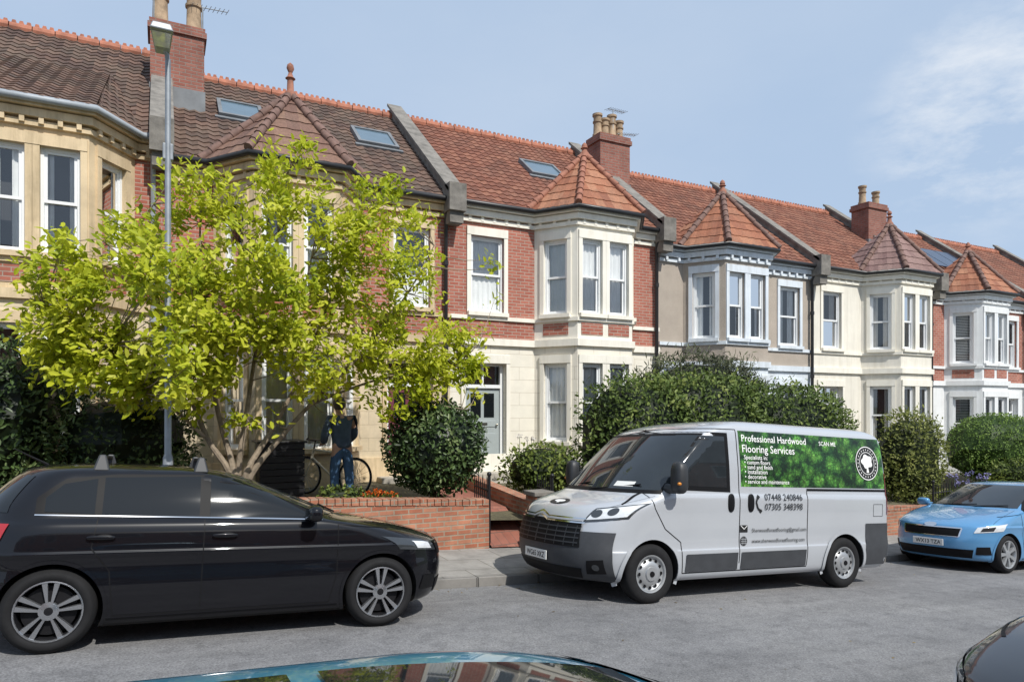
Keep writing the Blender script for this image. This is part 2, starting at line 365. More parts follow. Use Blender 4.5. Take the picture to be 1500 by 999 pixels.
def house(u0,u1,cu,fu,b,s):
    t=thing('terraced_house',s['label'],'house',((u0+u1)/2,14.25,.5+b),'terraced houses along the street')
    path=[(u0,Yw),(cu-hw,Yw),(cu-hf,Yw-pr),(cu+hf,Yw-pr),(cu+hw,Yw),(u1,Yw)]
    gz0,gz1,fz0,fz1,zc,top=1.25+b,3.09+b,4.23+b,5.98+b,3.57+b,6.62+b
    lo,bay,trim=MB(),MB(),MB()
    def bpanel(F,a,w):
        if s.get('panel'):
            m=MB(); F.bar(m,a-w/2-.02,a+w/2+.02,-.02,.012,3.74+b,4.02+b); obj('brick_panel',m,s['panel'],t)
    def surround(F,a,w,z0,z1):
        h=w/2
        for sg in (-1,1): F.bar(trim,*sorted((a+sg*h,a+sg*(h+.098))),-.01,.035,z0,z1)
        F.bar(trim,a-h-.099,a+h+.099,-.01,.045,z1,z1+.19)
    for i in range(5):
        F=Face(path[i],path[i+1]); L=F.L; isb=1<=i<=3; hu=[];hl=[]
        if i in (1,3): wins=[(L/2,.6)]
        elif i==2: wins=[(L/2-.38,.56),(L/2+.38,.56)]
        else: wins=[]
        for a,w in wins:
            hu.append((a-w/2,a+w/2,fz0,fz1)); hl.append((a-w/2,a+w/2,gz0,gz1))
            window(t,F,a,w,fz0,fz1,s['fr'],s['cu'],s['trim'],s.get('cm')); window(t,F,a,w,gz0,gz1,s['fr'],s['cg'],s['trim'],s.get('cm'))
            surround(F,a,w,fz0,fz1); surround(F,a,w,gz0,gz1); bpanel(F,a,w)
        if path[i][0]<fu<path[i+1][0] and not isb:
            a=fu-path[i][0]; w=.84
            hu.append((a-w/2,a+w/2,fz0,fz1)); window(t,F,a,w,fz0,fz1,s['fr'],s['cu'],s['trim'],s.get('cm')); surround(F,a,w,fz0,fz1); bpanel(F,a,w)
            a-=.04; d0,d1=.6+b,3.07+b; hl.append((a-.52,a+.52,d0,d1)); surround(F,a,1.04,d0,d1)
            m=MB(); F.bar(m,a-.44,a+.44,-.24,-.19,d0+.02,2.5+b)
            for (x0,x1,y0,y1) in ((-.34,-.04,.2,.85),(.04,.34,.2,.85),(-.34,.34,1.0,1.15)): F.bar(m,a+x0,a+x1,-.2,-.175,d0+y0,d0+y1)
            D=obj('door',m,s['door'],t,bevel=.006)
            m=MB(); F.bar(m,a-.52,a-.44,-.25,-.14,d0,d1); F.bar(m,a+.44,a+.52,-.25,-.14,d0,d1); F.bar(m,a-.44,a+.44,-.25,-.14,d1-.06,d1); F.bar(m,a-.44,a+.44,-.25,-.14,2.5+b,2.58+b); F.bar(m,a-.02,a+.02,-.22,-.16,2.58+b,d1-.06); obj('frame',m,s['fr'],D)
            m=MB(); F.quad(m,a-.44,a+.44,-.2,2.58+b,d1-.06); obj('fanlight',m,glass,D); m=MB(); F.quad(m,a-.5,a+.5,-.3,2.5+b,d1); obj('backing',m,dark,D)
            for x0 in (-.3,.04):
                m=MB(); F.bar(m,a+x0,a+x0+.26,-.2,-.184,d0+1.22,d0+1.78); obj('door_glass',m,cargl,D)
            m=MB(); F.bar(m,a-.12,a+.12,-.19,-.165,d0+1.04,d0+1.1); obj('letterbox',m,brass,D)
            m=MB(); m.blob(F.P(a+.36,-.15,d0+1.05),(.03,.03,.03),2,nu=8,nv=6); obj('handle',m,brass,D,smooth=True)
            m=MB(); F.bar(m,a-.75,a+.75,-.3,.45,d0-.35,d0-.02); F.bar(m,a-.85,a+.85,.45,.8,d0-.55,d0-.2); obj('doorstep',m,slate,t,bevel=.015)
        if isb: F.wall(bay,zc,top,hu)
        else: m=MB(); F.wall(m,zc,top,hu); obj('upper_wall',m,s['up'],t,recalc=False)
        F.wall(lo,-2.2+b,zc,hl)
    lo.face([(u0,22.5,-2),(u1,22.5,-2),(u1,22.5,6.6+b),(u0,22.5,6.6+b)])
    for u in (u0+.01,u1-.01): lo.face([(u,14.26,-2),(u,22.5,-2),(u,22.5,6.6+b),(u,RV,9.95+b),(u,14.26,6.6+b)])
    obj('wall',lo,s['low'],t,recalc=False); obj('bay',bay,s['bay'],t,recalc=False)
    band(trim,path,0,.07,3.48+b,3.64+b); band(trim,path,0,.05,4.06+b,4.15+b); band(trim,path,0,.06,6.27+b,6.36+b); band(trim,path,0,.12,6.40+b,6.53+b); band(trim,path,0,.055,-2+b,.98+b)
    for i in range(5):
        F=Face(path[i],path[i+1]); k=max(1,int(F.L/s.get('dent',.3)))
        for j in range(k):
            a=(j+.5)*F.L/k; F.bar(trim,a-.035,a+.035,0,.11 if s.get('dent') else .07,6.3+b,6.42+b)
    obj('stone_trim',trim,s['trim'],t)
    m=MB(); band(m,path,-.02,.2,6.55+b,6.63+b); obj('fascia',m,s.get('fascia',s['trim']),t)
    m=MB(); m.tube([(*p,6.64+b) for p in offs(path,.25)],.06,8); obj('gutter',m,s.get('gut',blackp),t,smooth=True,sharp=60)
    m=MB(); x=s.get('pipe',u1-.14); m.tube([(x,13.98,6.6+b),(x,14.02,6.45+b),(x,14.15,6.2+b),(x,14.15,0+b)],.045,8)
    for z in (1.6,3.3,5.2): m.tube([(x,14.15,z+b),(x,14.15,z+.1+b)],.06,8)
    obj('downpipe',m,s.get('gut',blackp),t,smooth=True)
    m=MB(); tiles(m,(u0,EV,EZ+b),(u1,EV,EZ+b),(u1,RV,RZ+b),(u0,RV,RZ+b)); m.face([(u0,RV,RZ+b),(u1,RV,RZ+b),(u1,22.6,EZ+b),(u0,22.6,EZ+b)],(3.5,3.5))
    roof=obj('roof',m,s['roof'],t,recalc=False)
    m=MB(); uu=u0
    n=round((u1-u0)/.42)
    for i in range(n):
        a=lerp(u0,u1,i/n)+.008; e=lerp(u0,u1,(i+1)/n)-.008; jz=RN.uniform(-.008,.008)
        m.grid([[(x,RV+.15*math.cos(q*PI/6),RZ+b-.03+jz+.13*math.sin(q*PI/6)) for q in range(-1,8)] for x in (a,e)])
        for q in range(3):
            c=lerp(a,e,(q+.5)/3); m.hexa([(c-.05,RV-.02,RZ+b+.09),(c+.05,RV-.02,RZ+b+.09),(c+.05,RV+.02,RZ+b+.09),(c-.05,RV+.02,RZ+b+.09)],[(c-.03,RV-.015,RZ+b+.165),(c+.03,RV-.015,RZ+b+.165),(c+.03,RV+.015,RZ+b+.165),(c-.03,RV+.015,RZ+b+.165)])
    obj('ridge_tiles',m,ridgem,roof,recalc=False)
    for (px,py,w,h) in s.get('velux',[]):
        cx,cv,cz=roofpt(px,py,b); e=V((0,1,KR)).normalized(); nn=V((0,-KR,1)).normalized(); o=V((cx,cv,cz))
        m=MB(); q=lambda du,de,dn:o+V((du,0,0))+e*de+nn*dn
        def pb(a0,a1,e0,e1,n0,n1): m.hexa([q(a0,e0,n0),q(a1,e0,n0),q(a1,e1,n0),q(a0,e1,n0)],[q(a0,e0,n1),q(a1,e0,n1),q(a1,e1,n1),q(a0,e1,n1)])
        h2,w2=h/2,w/2
        pb(-w2,w2,-h2,-h2+.09,-.05,.11); pb(-w2,w2,h2-.09,h2,-.05,.11); pb(-w2,-w2+.08,-h2+.09,h2-.09,-.05,.11); pb(w2-.08,w2,-h2+.09,h2-.09,-.05,.11); pb(-w2-.08,w2+.08,-h2-.12,-h2-.01,-.02,.05)
        rl=obj('rooflight',m,leadm,t); m=MB(); m.face([q(-w2+.08,-h2+.09,.085),q(w2-.08,-h2+.09,.085),q(w2-.08,h2-.09,.085),q(-w2+.08,h2-.09,.085)])
        obj('pane',m,skygl,rl)
    for k in range(s.get('solar',0)):
        o=V((u1-1.0-k*1.05,16.3,EZ+b+(16.3-EV)*KR)); e=V((0,1,KR)).normalized(); nn=V((0,-KR,1)).normalized()
        m=MB(); q=lambda du,de,dn:o+V((du,0,0))+e*de+nn*dn
        m.hexa([q(-.5,-.8,.1),q(.5,-.8,.1),q(.5,.8,.1),q(-.5,.8,.1)],[q(-.5,-.8,.14),q(.5,-.8,.14),q(.5,.8,.14),q(-.5,.8,.14)]); obj('solar_panel',m,solarm,roof)
    z=6.66+b; m=MB(); hp=MB()
    if s.get('lowbay'):
        L1,F0,F1,R1=(cu-1.62,14.1,z),(cu-.9,13.08,z),(cu+.9,13.08,z),(cu+1.62,14.1,z); T0,T1=(cu-.9,16.6,z+2.08),(cu+.9,16.6,z+2.08)
        tiles(m,F0,F1,T1,T0); tiles(m,L1,F0,T0,T0); tiles(m,F1,R1,T1,T1)
        obj('bay_roof',m,s['tur'],t,recalc=False)
    else:
        ap=(cu,14.25,8.3+b+s.get('dap',0)); B=[(cu-1.66,15.4,z),(cu-1.66,14.1,z),(cu-.92,13.08,z),(cu+.92,13.08,z),(cu+1.66,14.1,z),(cu+1.66,15.4,z)]
        for i in range(5): tiles(m,B[i],B[i+1],ap,ap,.25,.3,.007,.02)
        br=obj('bay_roof',m,s['tur'],t,recalc=False)
        for i in range(1,5):
            p=V(B[i]);q=V(ap); n=9
            for j in range(n):
                hp.tube([p.lerp(q,j/n)+V((0,0,.05)),p.lerp(q,(j+1.1)/n)+V((0,0,.035))],[.085,.07],8)
        obj('hip_tiles',hp,s['hip'],br,smooth=True,sharp=50)
        m=MB(); fh=s.get('fin',.3); m.lathe([(.13,-.05),(.11,.05),(.07,.1),(.06,.1+fh*.5),(.10,.12+fh*.5),(.06,.16+fh*.5),(.035,.1+fh*.8),(.075,.1+fh),(.06,.17+fh),(.005,.22+fh)],12,Matrix.Translation(ap)); obj('finial',m,hipred,br,smooth=True)
    if s.get('parapet',1):
        m=MB(); u=u1; w=.17; f=lambda v,h:EZ+b+(v-EV)*KR+h
        pbx=lambda w,v0,v1,h0,h1:m.hexa([(u-w,v0,f(v0,h0)),(u+w,v0,f(v0,h0)),(u+w,v1,f(v1,h0)),(u-w,v1,f(v1,h0))],[(u-w,v0,f(v0,h1)),(u+w,v0,f(v0,h1)),(u+w,v1,f(v1,h1)),(u-w,v1,f(v1,h1))])
        pbx(.15,13.9,18.35,-.5,.22); pbx(.2,13.85,18.4,.22,.3)
        m.box(u-.2,u+.2,13.78,14.2,6.35+b,6.95+b); m.box(u-.16,u+.16,13.86,14.2,6.1+b,6.35+b)
        obj('parapet',m,coping,t)
    if s.get('chim'):
        cz=9.95+b; m=MB(); uc=u1+s.get('cdx',.05); m.box(uc-.52,uc+.52,16.25,16.95,7.2+b,cz-.22); m.box(uc-.57,uc+.57,16.2,17.0,cz-.22,cz-.1); m.box(uc-.54,uc+.54,16.23,16.97,cz-.1,cz)
        ch=obj('chimney',m,chimbrick,t)
        m=MB(); m.box(uc-.54,uc+.54,16.23,16.97,8.0+b,8.58+b); obj('flashing',m,leadm,ch)
        for k in range(s['chim']):
            q=MB(); sp_=s.get('psp',.38); x=uc-sp_+2*sp_*(k/(max(1,s['chim']-1))); hh=RN.uniform(.55,.72)+s.get('pot',0); f=s.get('pr',1)
            q.lathe([(.15*f,-.02),(.15*f,.06),(.125*f,.1),(.115*f,hh*.6),(.14*f,hh*.62),(.14*f,hh*.68),(.115*f,hh*.7),(.12*f,hh-.08),(.15*f,hh-.06),(.15*f,hh),(.1*f,hh),(.09*f,hh-.3)],16,Matrix.Translation((x,16.6,cz))); obj('chimney_pot',q,potm,ch,smooth=True)
        for (dx,h,L,an) in s.get('aer',[]):
            q=MB(); o=V((uc+dx,16.5,cz-.4)); tp=o+V((0,0,h)); q.tube([o,tp],.016,6); d=V((math.cos(an),math.sin(an),.16)); q.tube([tp-d*L*.3,tp+d*L*.7],.011,5)
            sd=V((-d.y,d.x,0))
            for j in range(9): c=tp+d*L*lerp(-.3,.7,j/8); q.tube([c-sd*.13,c+sd*.13],.006,4)
            obj('aerial',q,steel,ch)
    return t
cargl=M('dark_car_glass',(.010,.012,.014),.03,var=0,spec=.5); wsgl=M('windscreen_glass',(.018,.022,.025),.03,var=.25,vs=2.2,spec=.8)
skygl=M('rooflight_pane',(.10,.15,.19),.08,var=.1,spec=1)
solarm=M('solar_cells',(.02,.03,.06),.15,var=.1)
E=[-5.9,0,5.75,11.65,17.55,23.45,29.35,35.25,41]
house(E[0],E[1],-1.86,-4.9,.3,dict(label='house with yellow stone bay under brown tiled roof, at the left edge',low=stonelow,up=redbrick,bay=stone,trim=stone,panel=redbrick,roof=roofdark,tur=roofdark,lowbay=1,fr=upvc,cu='side',cg=None,door=doorb,gut=greyp,dent=.24,chim=2,pot=.3,psp=.33,pr=1.25,cdx=.3,aer=[(-.45,1.4,.3,0),(.5,1.0,.75,.2)]))
house(E[1],E[2],2.3,4.85,0,dict(label='house behind the yellow-green tree, brown bay roof with tall finial',low=stonelow,up=redbrick,bay=stone,trim=stone,panel=redbrick,roof=roofdark,tur=turbrown,hip=hipbrown,fin=.45,fr=upvc,cu='half',cg='full',door=doorr,gut=blackp,velux=[(352,167,.95,1.05),(548,206,1.0,1.05)]))
house(E[2],E[3],9.33,6.67,0,dict(label='cream house with red brick panels and pointed orange bay roof',low=creamash,up=redbrick,bay=cream,trim=cream,panel=redbrick,roof=roofred,tur=turred,hip=hipred,fin=.1,fr=upvc,cu='full',cg='full',door=doorg,velux=[(794,252,1.1,1.0)],chim=4,aer=[(.1,1.25,.8,.3),(.45,.6,.75,.1)]))
house(E[3],E[4],13.9,16.55,-.35,dict(label='tan pebbledash house with pale blue window surrounds',low=bluew,up=pebble,bay=pebble,trim=bluew,roof=roofred,tur=turred,hip=hipbrown,fin=.15,fr=upvc,cu='side',cg=None,door=doorw,dent=.3,dap=.08))
house(E[4],E[5],21.2,18.4,-.35,dict(label='plain pale cream house with purplish bay roof',low=palecr,up=palecr,bay=palecr,trim=cream,roof=roofred,tur=turpur,hip=hipbrown,fin=.25,fr=upvc,cu='side',cg='side',cm=curtg,door=doorb,dap=.1,chim=2))
house(E[5],E[6],25.6,28.3,-.65,dict(label='red brick house with white window surrounds near the right edge',low=white,up=redbrick,bay=white,trim=white,panel=redbrick,roof=roofred,tur=turred,hip=hipbrown,fin=.1,fr=upvc,cu='blind',cg='blind',door=doorb,solar=3))
house(E[6],E[7],33,30.2,-.65,dict(label='house at the far right edge, only its roof in view',low=palecr,up=redbrick,bay=palecr,trim=cream,panel=redbrick,roof=roofred,tur=turred,hip=hipred,fr=upvc,cu='full',cg=None,door=doorg))
house(E[7],E[8],37.5,40,-1.,dict(label='last house of the row, cut off by the right edge',low=palecr,up=palecr,bay=palecr,trim=white,roof=roofred,tur=turred,hip=hipred,fr=upvc,cu='side',cg=None,door=doorw))
# houses across the street, behind the viewer (they show in the windows and the car paint)
for i in range(5):
    u0=-14+i*9; b=-.063*(u0+4)+.2
    t=thing('terraced_house','plain brick house across the street behind the viewer, %s from the left'%('first','second','third','fourth','fifth')[i],'house',(u0+4.5,-11,b),'houses across the street')
    m=MB(); m.box(u0,u0+8.98,-19,-11,b-2,b+6.2); obj('wall',m,redbrick,t)
    m=MB(); m.hexa([(u0,-19.2,b+6.2),(u0+8.98,-19.2,b+6.2),(u0+8.98,-10.7,b+6.2),(u0,-10.7,b+6.2)],[(u0,-15.1,b+9.4),(u0+8.98,-15.1,b+9.4),(u0+8.98,-14.9,b+9.4),(u0,-14.9,b+9.4)]); obj('roof',m,leadm,t)
    for wx_ in (1.2,3.6,6.2):
        for wz in (1.0,4.0):
            m=MB(); m.box(u0+wx_,u0+wx_+1.3,-11,-10.94,b+wz,b+wz+1.7); w_=obj('window',m,upvc,t); m=MB(); m.box(u0+wx_+.08,u0+wx_+1.22,-10.95,-10.93,b+wz+.08,b+wz+1.62); obj('pane',m,cargl,w_)
# ---------------------------------------------------------------- garden walls, gates
def gwall(u0,u1,h,label,piers=True,v=9.72):
    mb=MB(); n=max(1,round((u1-u0)/1.2)); us=[lerp(u0,u1,i/n) for i in range(n+1)]
    f=lambda u:zp(u,9.7)
    for a,e in zip(us,us[1:]): mb.hexa([(a,v,f(a)-.4),(e,v,f(e)-.4),(e,v+.225,f(e)-.4),(a,v+.225,f(a)-.4)],[(a,v,f(a)+h-.075),(e,v,f(e)+h-.075),(e,v+.225,f(e)+h-.075),(a,v+.225,f(a)+h-.075)])
    t=thing('garden_wall',label,'wall',((u0+u1)/2,v,f((u0+u1)/2)),'front garden walls'); obj('brickwork',mb,wallbrick,t)
    mb=MB(); k=int((u1-u0)/.113)
    for i in range(k):
        a=u0+i*(u1-u0)/k+.004; e=u0+(i+1)*(u1-u0)/k-.004; j=RN.uniform(-.004,.004)
        mb.hexa([(a,v-.012+j,f(a)+h-.073),(e,v-.012+j,f(e)+h-.073),(e,v+.237+j,f(e)+h-.073),(a,v+.237+j,f(a)+h-.073)],[(a,v-.012+j,f(a)+h+.03+j),(e,v-.012+j,f(e)+h+.03+j),(e,v+.237+j,f(e)+h+.03+j),(a,v+.237+j,f(a)+h+.03+j)])
    obj('coping',mb,wallbrick,t,bevel=.008)
gwall(-6.5,-.15,.74,'brick garden wall behind the black hatchback at the left')
gwall(0,4.58,.74,'low red brick garden wall between the black hatchback and the van')
gwall(6.1,11.6,.62,'brick garden wall behind the silver van')
gwall(11.75,16.1,.62,'orange brick garden wall right of the silver van')
gwall(17.3,23.3,.6,'brick garden wall below the clipped round hedge at the right')
mb=MB(); 
for i in range(6):
    a,e=9.75+i*.6,10.35+i*.6; f=lambda v:max(zg(5.5,v),zp(5.5,9.7)+.1)+.3
    mb.hexa([(5.4,a,-1),(5.63,a,-1),(5.63,e,-1),(5.4,e,-1)],[(5.4,a,f(a)),(5.63,a,f(a)),(5.63,e,f(e)),(5.4,e,f(e))])
mb.box(5.36,5.67,9.62,9.95,-1,zp(5.5)+.85)
t=thing('dividing_wall','brick dividing wall running back from the pavement beside the tiled path','wall',(5.5,9.8,zp(5.5)),'front garden walls'); obj('brickwork',mb,wallbrick,t)
mb=MB(); mb.box(5.33,5.70,9.59,9.98,zp(5.5)+.85,zp(5.5)+.92); obj('coping',mb,coping,t,bevel=.01)
def gate(p,q,h,label):
    p,q=V(p),V(q); t=thing('iron_gate',label,'gate',(p.x,p.y,zp(p.x)),'iron garden gates')
    z0=lambda w:zp(p.x,9.8)+.06
    m=MB(); d=q-p
    for k in (.12,.55,h-.12): m.tube([(p.x,p.y,z0(0)+k),(q.x,q.y,z0(0)+k)],.013,6)
    obj('rail',m,iron,t); m=MB(); n=7
    for i in range(n+1):
        w=p+d*(i/n); m.tube([(w.x,w.y,z0(0)+.05),(w.x,w.y,z0(0)+h+(.06 if i%2 else 0)),(w.x,w.y,z0(0)+h+(.12 if i%2 else .04))],[.01,.01,.002],6)
    obj('bars',m,iron,t); m=MB(); m.tube([(p.x,p.y,z0(0)-.1),(p.x,p.y,z0(0)+h+.12)],.025,8); m.blob((p.x,p.y,z0(0)+h+.15),(.04,.04,.04),2,nu=8,nv=6); obj('post',m,iron,t,smooth=True)
gate((5.75,9.75),(5.95,10.6),.95,'black iron gate standing open beside the van windscreen')
gate((4.62,9.8),(4.75,10.65),.95,'black iron gate standing open at the end of the low brick wall')
gate((16.2,9.8),(17.1,9.9),1.0,'black iron gate between hedges at the right')
# ---------------------------------------------------------------- foliage
def rv():
    while 1:
        p=V((RN.uniform(-1,1),RN.uniform(-1,1),RN.uniform(-1,1)))
        if .01<p.length<1: return p.normalized()
class LB:
    def __init__(s): s.v=[];s.f=[];s.r=[]
    def leaf(s,p,d,n,L,W,r):
        sd=d.cross(n); sd.normalize(); k=len(s.v); n=sd.cross(d)
        a=d*L; w=sd*W
        s.v+=[p,p+a*.3+w*.45+n*W*.12,p+a*.72+w*.42+n*W*.05-n*L*.04,p+a-n*L*.12,p+a*.72-w*.42+n*W*.05-n*L*.04,p+a*.3-w*.45+n*W*.12]
        s.f+=[(k,k+1,k+2,k+3),(k,k+3,k+4,k+5)]; s.r+=[r,r]
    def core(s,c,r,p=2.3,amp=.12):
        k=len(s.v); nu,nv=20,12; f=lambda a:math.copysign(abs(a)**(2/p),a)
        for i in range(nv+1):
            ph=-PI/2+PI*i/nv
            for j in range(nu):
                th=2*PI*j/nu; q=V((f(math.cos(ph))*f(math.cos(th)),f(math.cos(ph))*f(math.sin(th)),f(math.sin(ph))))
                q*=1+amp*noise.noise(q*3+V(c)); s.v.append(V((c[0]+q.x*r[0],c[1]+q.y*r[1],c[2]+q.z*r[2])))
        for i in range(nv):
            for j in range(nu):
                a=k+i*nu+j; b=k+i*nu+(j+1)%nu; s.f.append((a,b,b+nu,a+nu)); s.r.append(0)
    def build(s,name,mat,parent=None,org=(0,0,0)):
        og=ORG[parent.name] if parent else V(org)
        me=bpy.data.meshes.new(name); me.from_pydata([tuple(q-og) for q in s.v],[],s.f); me.materials.append(mat)
        at=me.attributes.new('rnd','FLOAT','FACE'); at.data.foreach_set('value',s.r)
        o=bpy.data.objects.new(name,me); COL.objects.link(o); o.location=og if not parent else (0,0,0)
        if parent: o.parent=parent
        ORG[o.name]=og; return o
def bush(name,label,cat,ells,dens,L,W,mat,base,p=2.3,core=.82,trunk=None,wild=.25,group=None):
    t=thing(name,label,cat,base,group); B=LB()
    f=lambda a:math.copysign(abs(a)**(2/p),a)
    for (cx,cy,cz,rx,ry,rz) in ells:
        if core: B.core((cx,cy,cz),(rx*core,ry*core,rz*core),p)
        area=4*PI*((rx*ry)**1.6+(rx*rz)**1.6+(ry*rz)**1.6)**.625/3**.625
        for i in range(int(area*dens)):
            th=RN.uniform(0,2*PI); sz=RN.uniform(-1,1); ph=math.asin(sz)
            q=V((f(math.cos(ph))*f(math.cos(th)),f(math.cos(ph))*f(math.sin(th)),f(sz)))
            if q.y>.45: continue
            w3=V((q.x*rx+cx,q.y*ry+cy,q.z*rz+cz)); nn=noise.noise(w3*2.6)+.5*noise.noise(w3*6)
            k=(.84+RN.random()*.18)*(1+wild*.5*nn)+ (RN.random()**6)*wild*.5
            pos=V((cx+q.x*rx*k,cy+q.y*ry*k,cz+q.z*rz*k))
            o=V((q.x/rx,q.y/ry,q.z/rz)).normalized()
            d=(rv()+o*.7+V((0,0,.35))).normalized(); n=(rv()*.7+o+V((0,-.2,.4))).normalized()
            if abs(d.dot(n))>.95: continue
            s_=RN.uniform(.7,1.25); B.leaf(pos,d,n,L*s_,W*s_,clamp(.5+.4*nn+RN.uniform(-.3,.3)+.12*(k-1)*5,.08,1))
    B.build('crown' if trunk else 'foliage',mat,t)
    if trunk:
        m=MB()
        for tr in trunk: m.tube(*tr,n=9)
        obj('trunk',m,barkd,t,smooth=True)
    return t
magl=leafmat('magnolia_leaf',[(0,(.18,.25,.015)),(.3,(.36,.43,.022)),(.65,(.55,.58,.037)),(1,(.66,.66,.09))],.45,.5)
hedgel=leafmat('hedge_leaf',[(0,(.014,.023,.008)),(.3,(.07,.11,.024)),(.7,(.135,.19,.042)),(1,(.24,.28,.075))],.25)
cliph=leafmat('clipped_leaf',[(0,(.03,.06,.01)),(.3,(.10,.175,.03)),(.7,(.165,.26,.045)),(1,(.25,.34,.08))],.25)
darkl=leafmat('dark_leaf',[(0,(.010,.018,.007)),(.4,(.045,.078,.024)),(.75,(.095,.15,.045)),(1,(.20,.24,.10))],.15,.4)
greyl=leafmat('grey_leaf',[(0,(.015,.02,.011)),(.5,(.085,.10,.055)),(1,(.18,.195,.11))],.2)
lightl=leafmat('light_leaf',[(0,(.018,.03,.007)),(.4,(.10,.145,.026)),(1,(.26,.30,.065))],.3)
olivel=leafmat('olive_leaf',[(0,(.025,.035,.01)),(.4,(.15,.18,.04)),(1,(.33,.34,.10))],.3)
def P(x,y,v): u=U(x,v); return V((u,v,ZP(x,y,v)))
tb=P(346,745,10.8)
tree=thing('magnolia_tree','spreading yellow-green leafed tree with forked stems behind the black hatchback','tree',tb)
VT=10.8
limbs=[[(346,745),(335,690),(300,640),(275,560),(250,470),(200,400),(150,350)],[(346,745),(340,680),(322,610),(300,500),(290,380),(300,290)],[(347,745),(350,680),(362,610),(380,500),(400,380),(422,220)],
[(350,745),(362,690),(395,630),(430,560),(480,450),(520,350),(545,275)],[(352,745),(368,695),(410,640),(460,590),(530,520),(600,430),(640,360)],[(460,590),(540,560),(610,540),(680,520)],[(275,560),(200,520),(120,490),(60,460)],[(300,640),(240,590),(170,560),(100,540)],[(380,500),(360,400),(350,330),(350,280)],[(430,560),(430,480),(450,400),(470,320)],[(300,500),(240,440),(210,340),(220,300)],[(530,520),(600,560),(640,590),(690,600)]]
tm=MB(); nodes=[]
for k,L in enumerate(limbs):
    dv=RN.uniform(-.8,.8); n=len(L); main=L[0][1]>700; pts=[]
    for i,(x,y) in enumerate(L):
        pts.append(P(x+RN.uniform(-6,6)*(i>1),y,VT+dv*max(0,(i-1))/n*1.3+RN.uniform(-.08,.08)*(i>1)))
    sm=[]
    for i in range(n-1):
        p0,p1,p2,p3=pts[max(0,i-1)],pts[i],pts[i+1],pts[min(n-1,i+2)]
        for j in range(4):
            tt=j/4; sm.append(.5*((2*p1)+(p2-p0)*tt+(2*p0-5*p1+4*p2-p3)*tt*tt+(3*p1-p0-3*p2+p3)*tt**3))
    sm.append(pts[-1]); r0=.07 if main else .03
    tm.tube(sm,[lerp(r0,.008,(i/(len(sm)-1))**.6) for i in range(len(sm))],8); nodes+=sm[6:]
ells=[(395,360,155,95),(210,390,135,80),(130,470,95,70),(565,395,95,105),(625,520,85,70),(424,268,42,75),(295,290,60,48),(240,520,130,60),(470,500,150,70),(600,570,85,45),(80,500,55,50),(550,312,62,52),(360,450,160,80),(170,550,110,40),(105,390,65,50),(655,560,65,45),(300,555,110,38),(430,550,120,38)]
cc=P(380,430,VT); CB=LB(); wts=[a*b for _,_,a,b in ells]
def cluster(c,n0,n1):
    nr=min(nodes,key=lambda q:(q-c).length_squared+ (4 if q.z>c.z+.2 else 0)*.2)
    md=nr.lerp(c,.55)+V((RN.uniform(-.06,.06),RN.uniform(-.06,.06),-.05)); tm.tube([nr,md,c],[.009,.0065,.003],5,False)
    od=(c-cc).normalized(); cr=RN.uniform(.05,.6); rad=RN.uniform(.16,.32)
    for j in range(RN.randint(n0,n1)):
        ps=c+rv()*rad*RN.random()**.6; d=(rv()*.9+od*.6+V((0,0,.25))).normalized(); n=(rv()*.55+V((.1,-.4,.9))+od*.3).normalized()
        if abs(d.dot(n))>.97: continue
        L=RN.uniform(.08,.15); CB.leaf(ps,d,n,L,L*.5,clamp(cr+RN.random()*.45,0,1))
for i in range(860):
    ex,ey,rx,ry=RN.choices(ells,wts)[0]; o=rv(); k=RN.uniform(.6,1.04)
    if o.y>.35 and RN.random()<.6: o.y=-o.y
    dvv=o.y*k*(rx+ry)/200*1.15
    c=P(ex+o.x*rx*k,ey-o.z*ry*k,VT+clamp(dvv,-1.9,1.9))
    if c.y<8.6 or noise.noise(c*1.1)<-.34: continue
    cluster(c,22,36)
for i in range(34): cluster(P(RN.uniform(205,290),RN.uniform(345,590),RN.uniform(8.9,9.35)),16,26)
for i in range(24):
    a=RN.uniform(PI*.9,PI*2.1); cluster(P(385+340*math.cos(a),430-185*math.sin(a),VT+RN.uniform(-.6,.6)),9,16)
obj('trunk',tm,bark,tree,smooth=True); CB.build('crown',magl,tree)
def el(x0,x1,y0,y1,v,dv): # box on the plane v -> ellipsoid
    a,b=P(x0,(y0+y1)/2,v),P(x1,(y0+y1)/2,v); t=P((x0+x1)/2,y0,v); bo=P((x0+x1)/2,y1,v)
    return ((a.x+b.x)/2,v,(t.z+bo.z)/2,(b.x-a.x)/2,dv,(t.z-bo.z)/2)
e=el(566,704,588,722,10.75,.75)
bush('round_shrub','dark clipped ball-shaped shrub on a short stem behind the low brick wall','shrub',[e],620,.085,.042,darkl,(e[0],10.75,.4),2.1,.88,[([(e[0],10.75,.2),(e[0]-.03,10.75,.6),(e[0],10.75,1.1)],[.06,.045,.05])],.12)
e1=el(852,1000,552,760,11.2,.9);e2=el(930,1110,548,760,11.3,.9);e3=el(1040,1232,564,760,11.3,.9)
bush('hedge','large rounded green hedge behind the silver van','hedge',[e1,e2,e3],430,.095,.048,hedgel,(e2[0],11.3,0),2.6,.84,None,.24)
e=el(935,1110,522,640,12.3,.7)
bush('tall_shrub','grey-green wispy shrub rising above the hedge behind the van','shrub',[e],520,.14,.026,greyl,(e[0],12.5,.2),2.2,.78,None,.5)
e=el(1294,1366,603,740,11,.7)
bush('shrub','bushy olive green shrub just right of the van','shrub',[e],420,.095,.042,olivel,(e[0],11,-.2),2.3,.82,None,.3)
e=el(1405,1505,606,705,11.6,1.1)
bush('clipped_hedge','smooth rounded clipped hedge at the right edge','hedge',[e],650,.055,.034,cliph,(e[0],11.6,-.3),2.2,.93,None,.05)
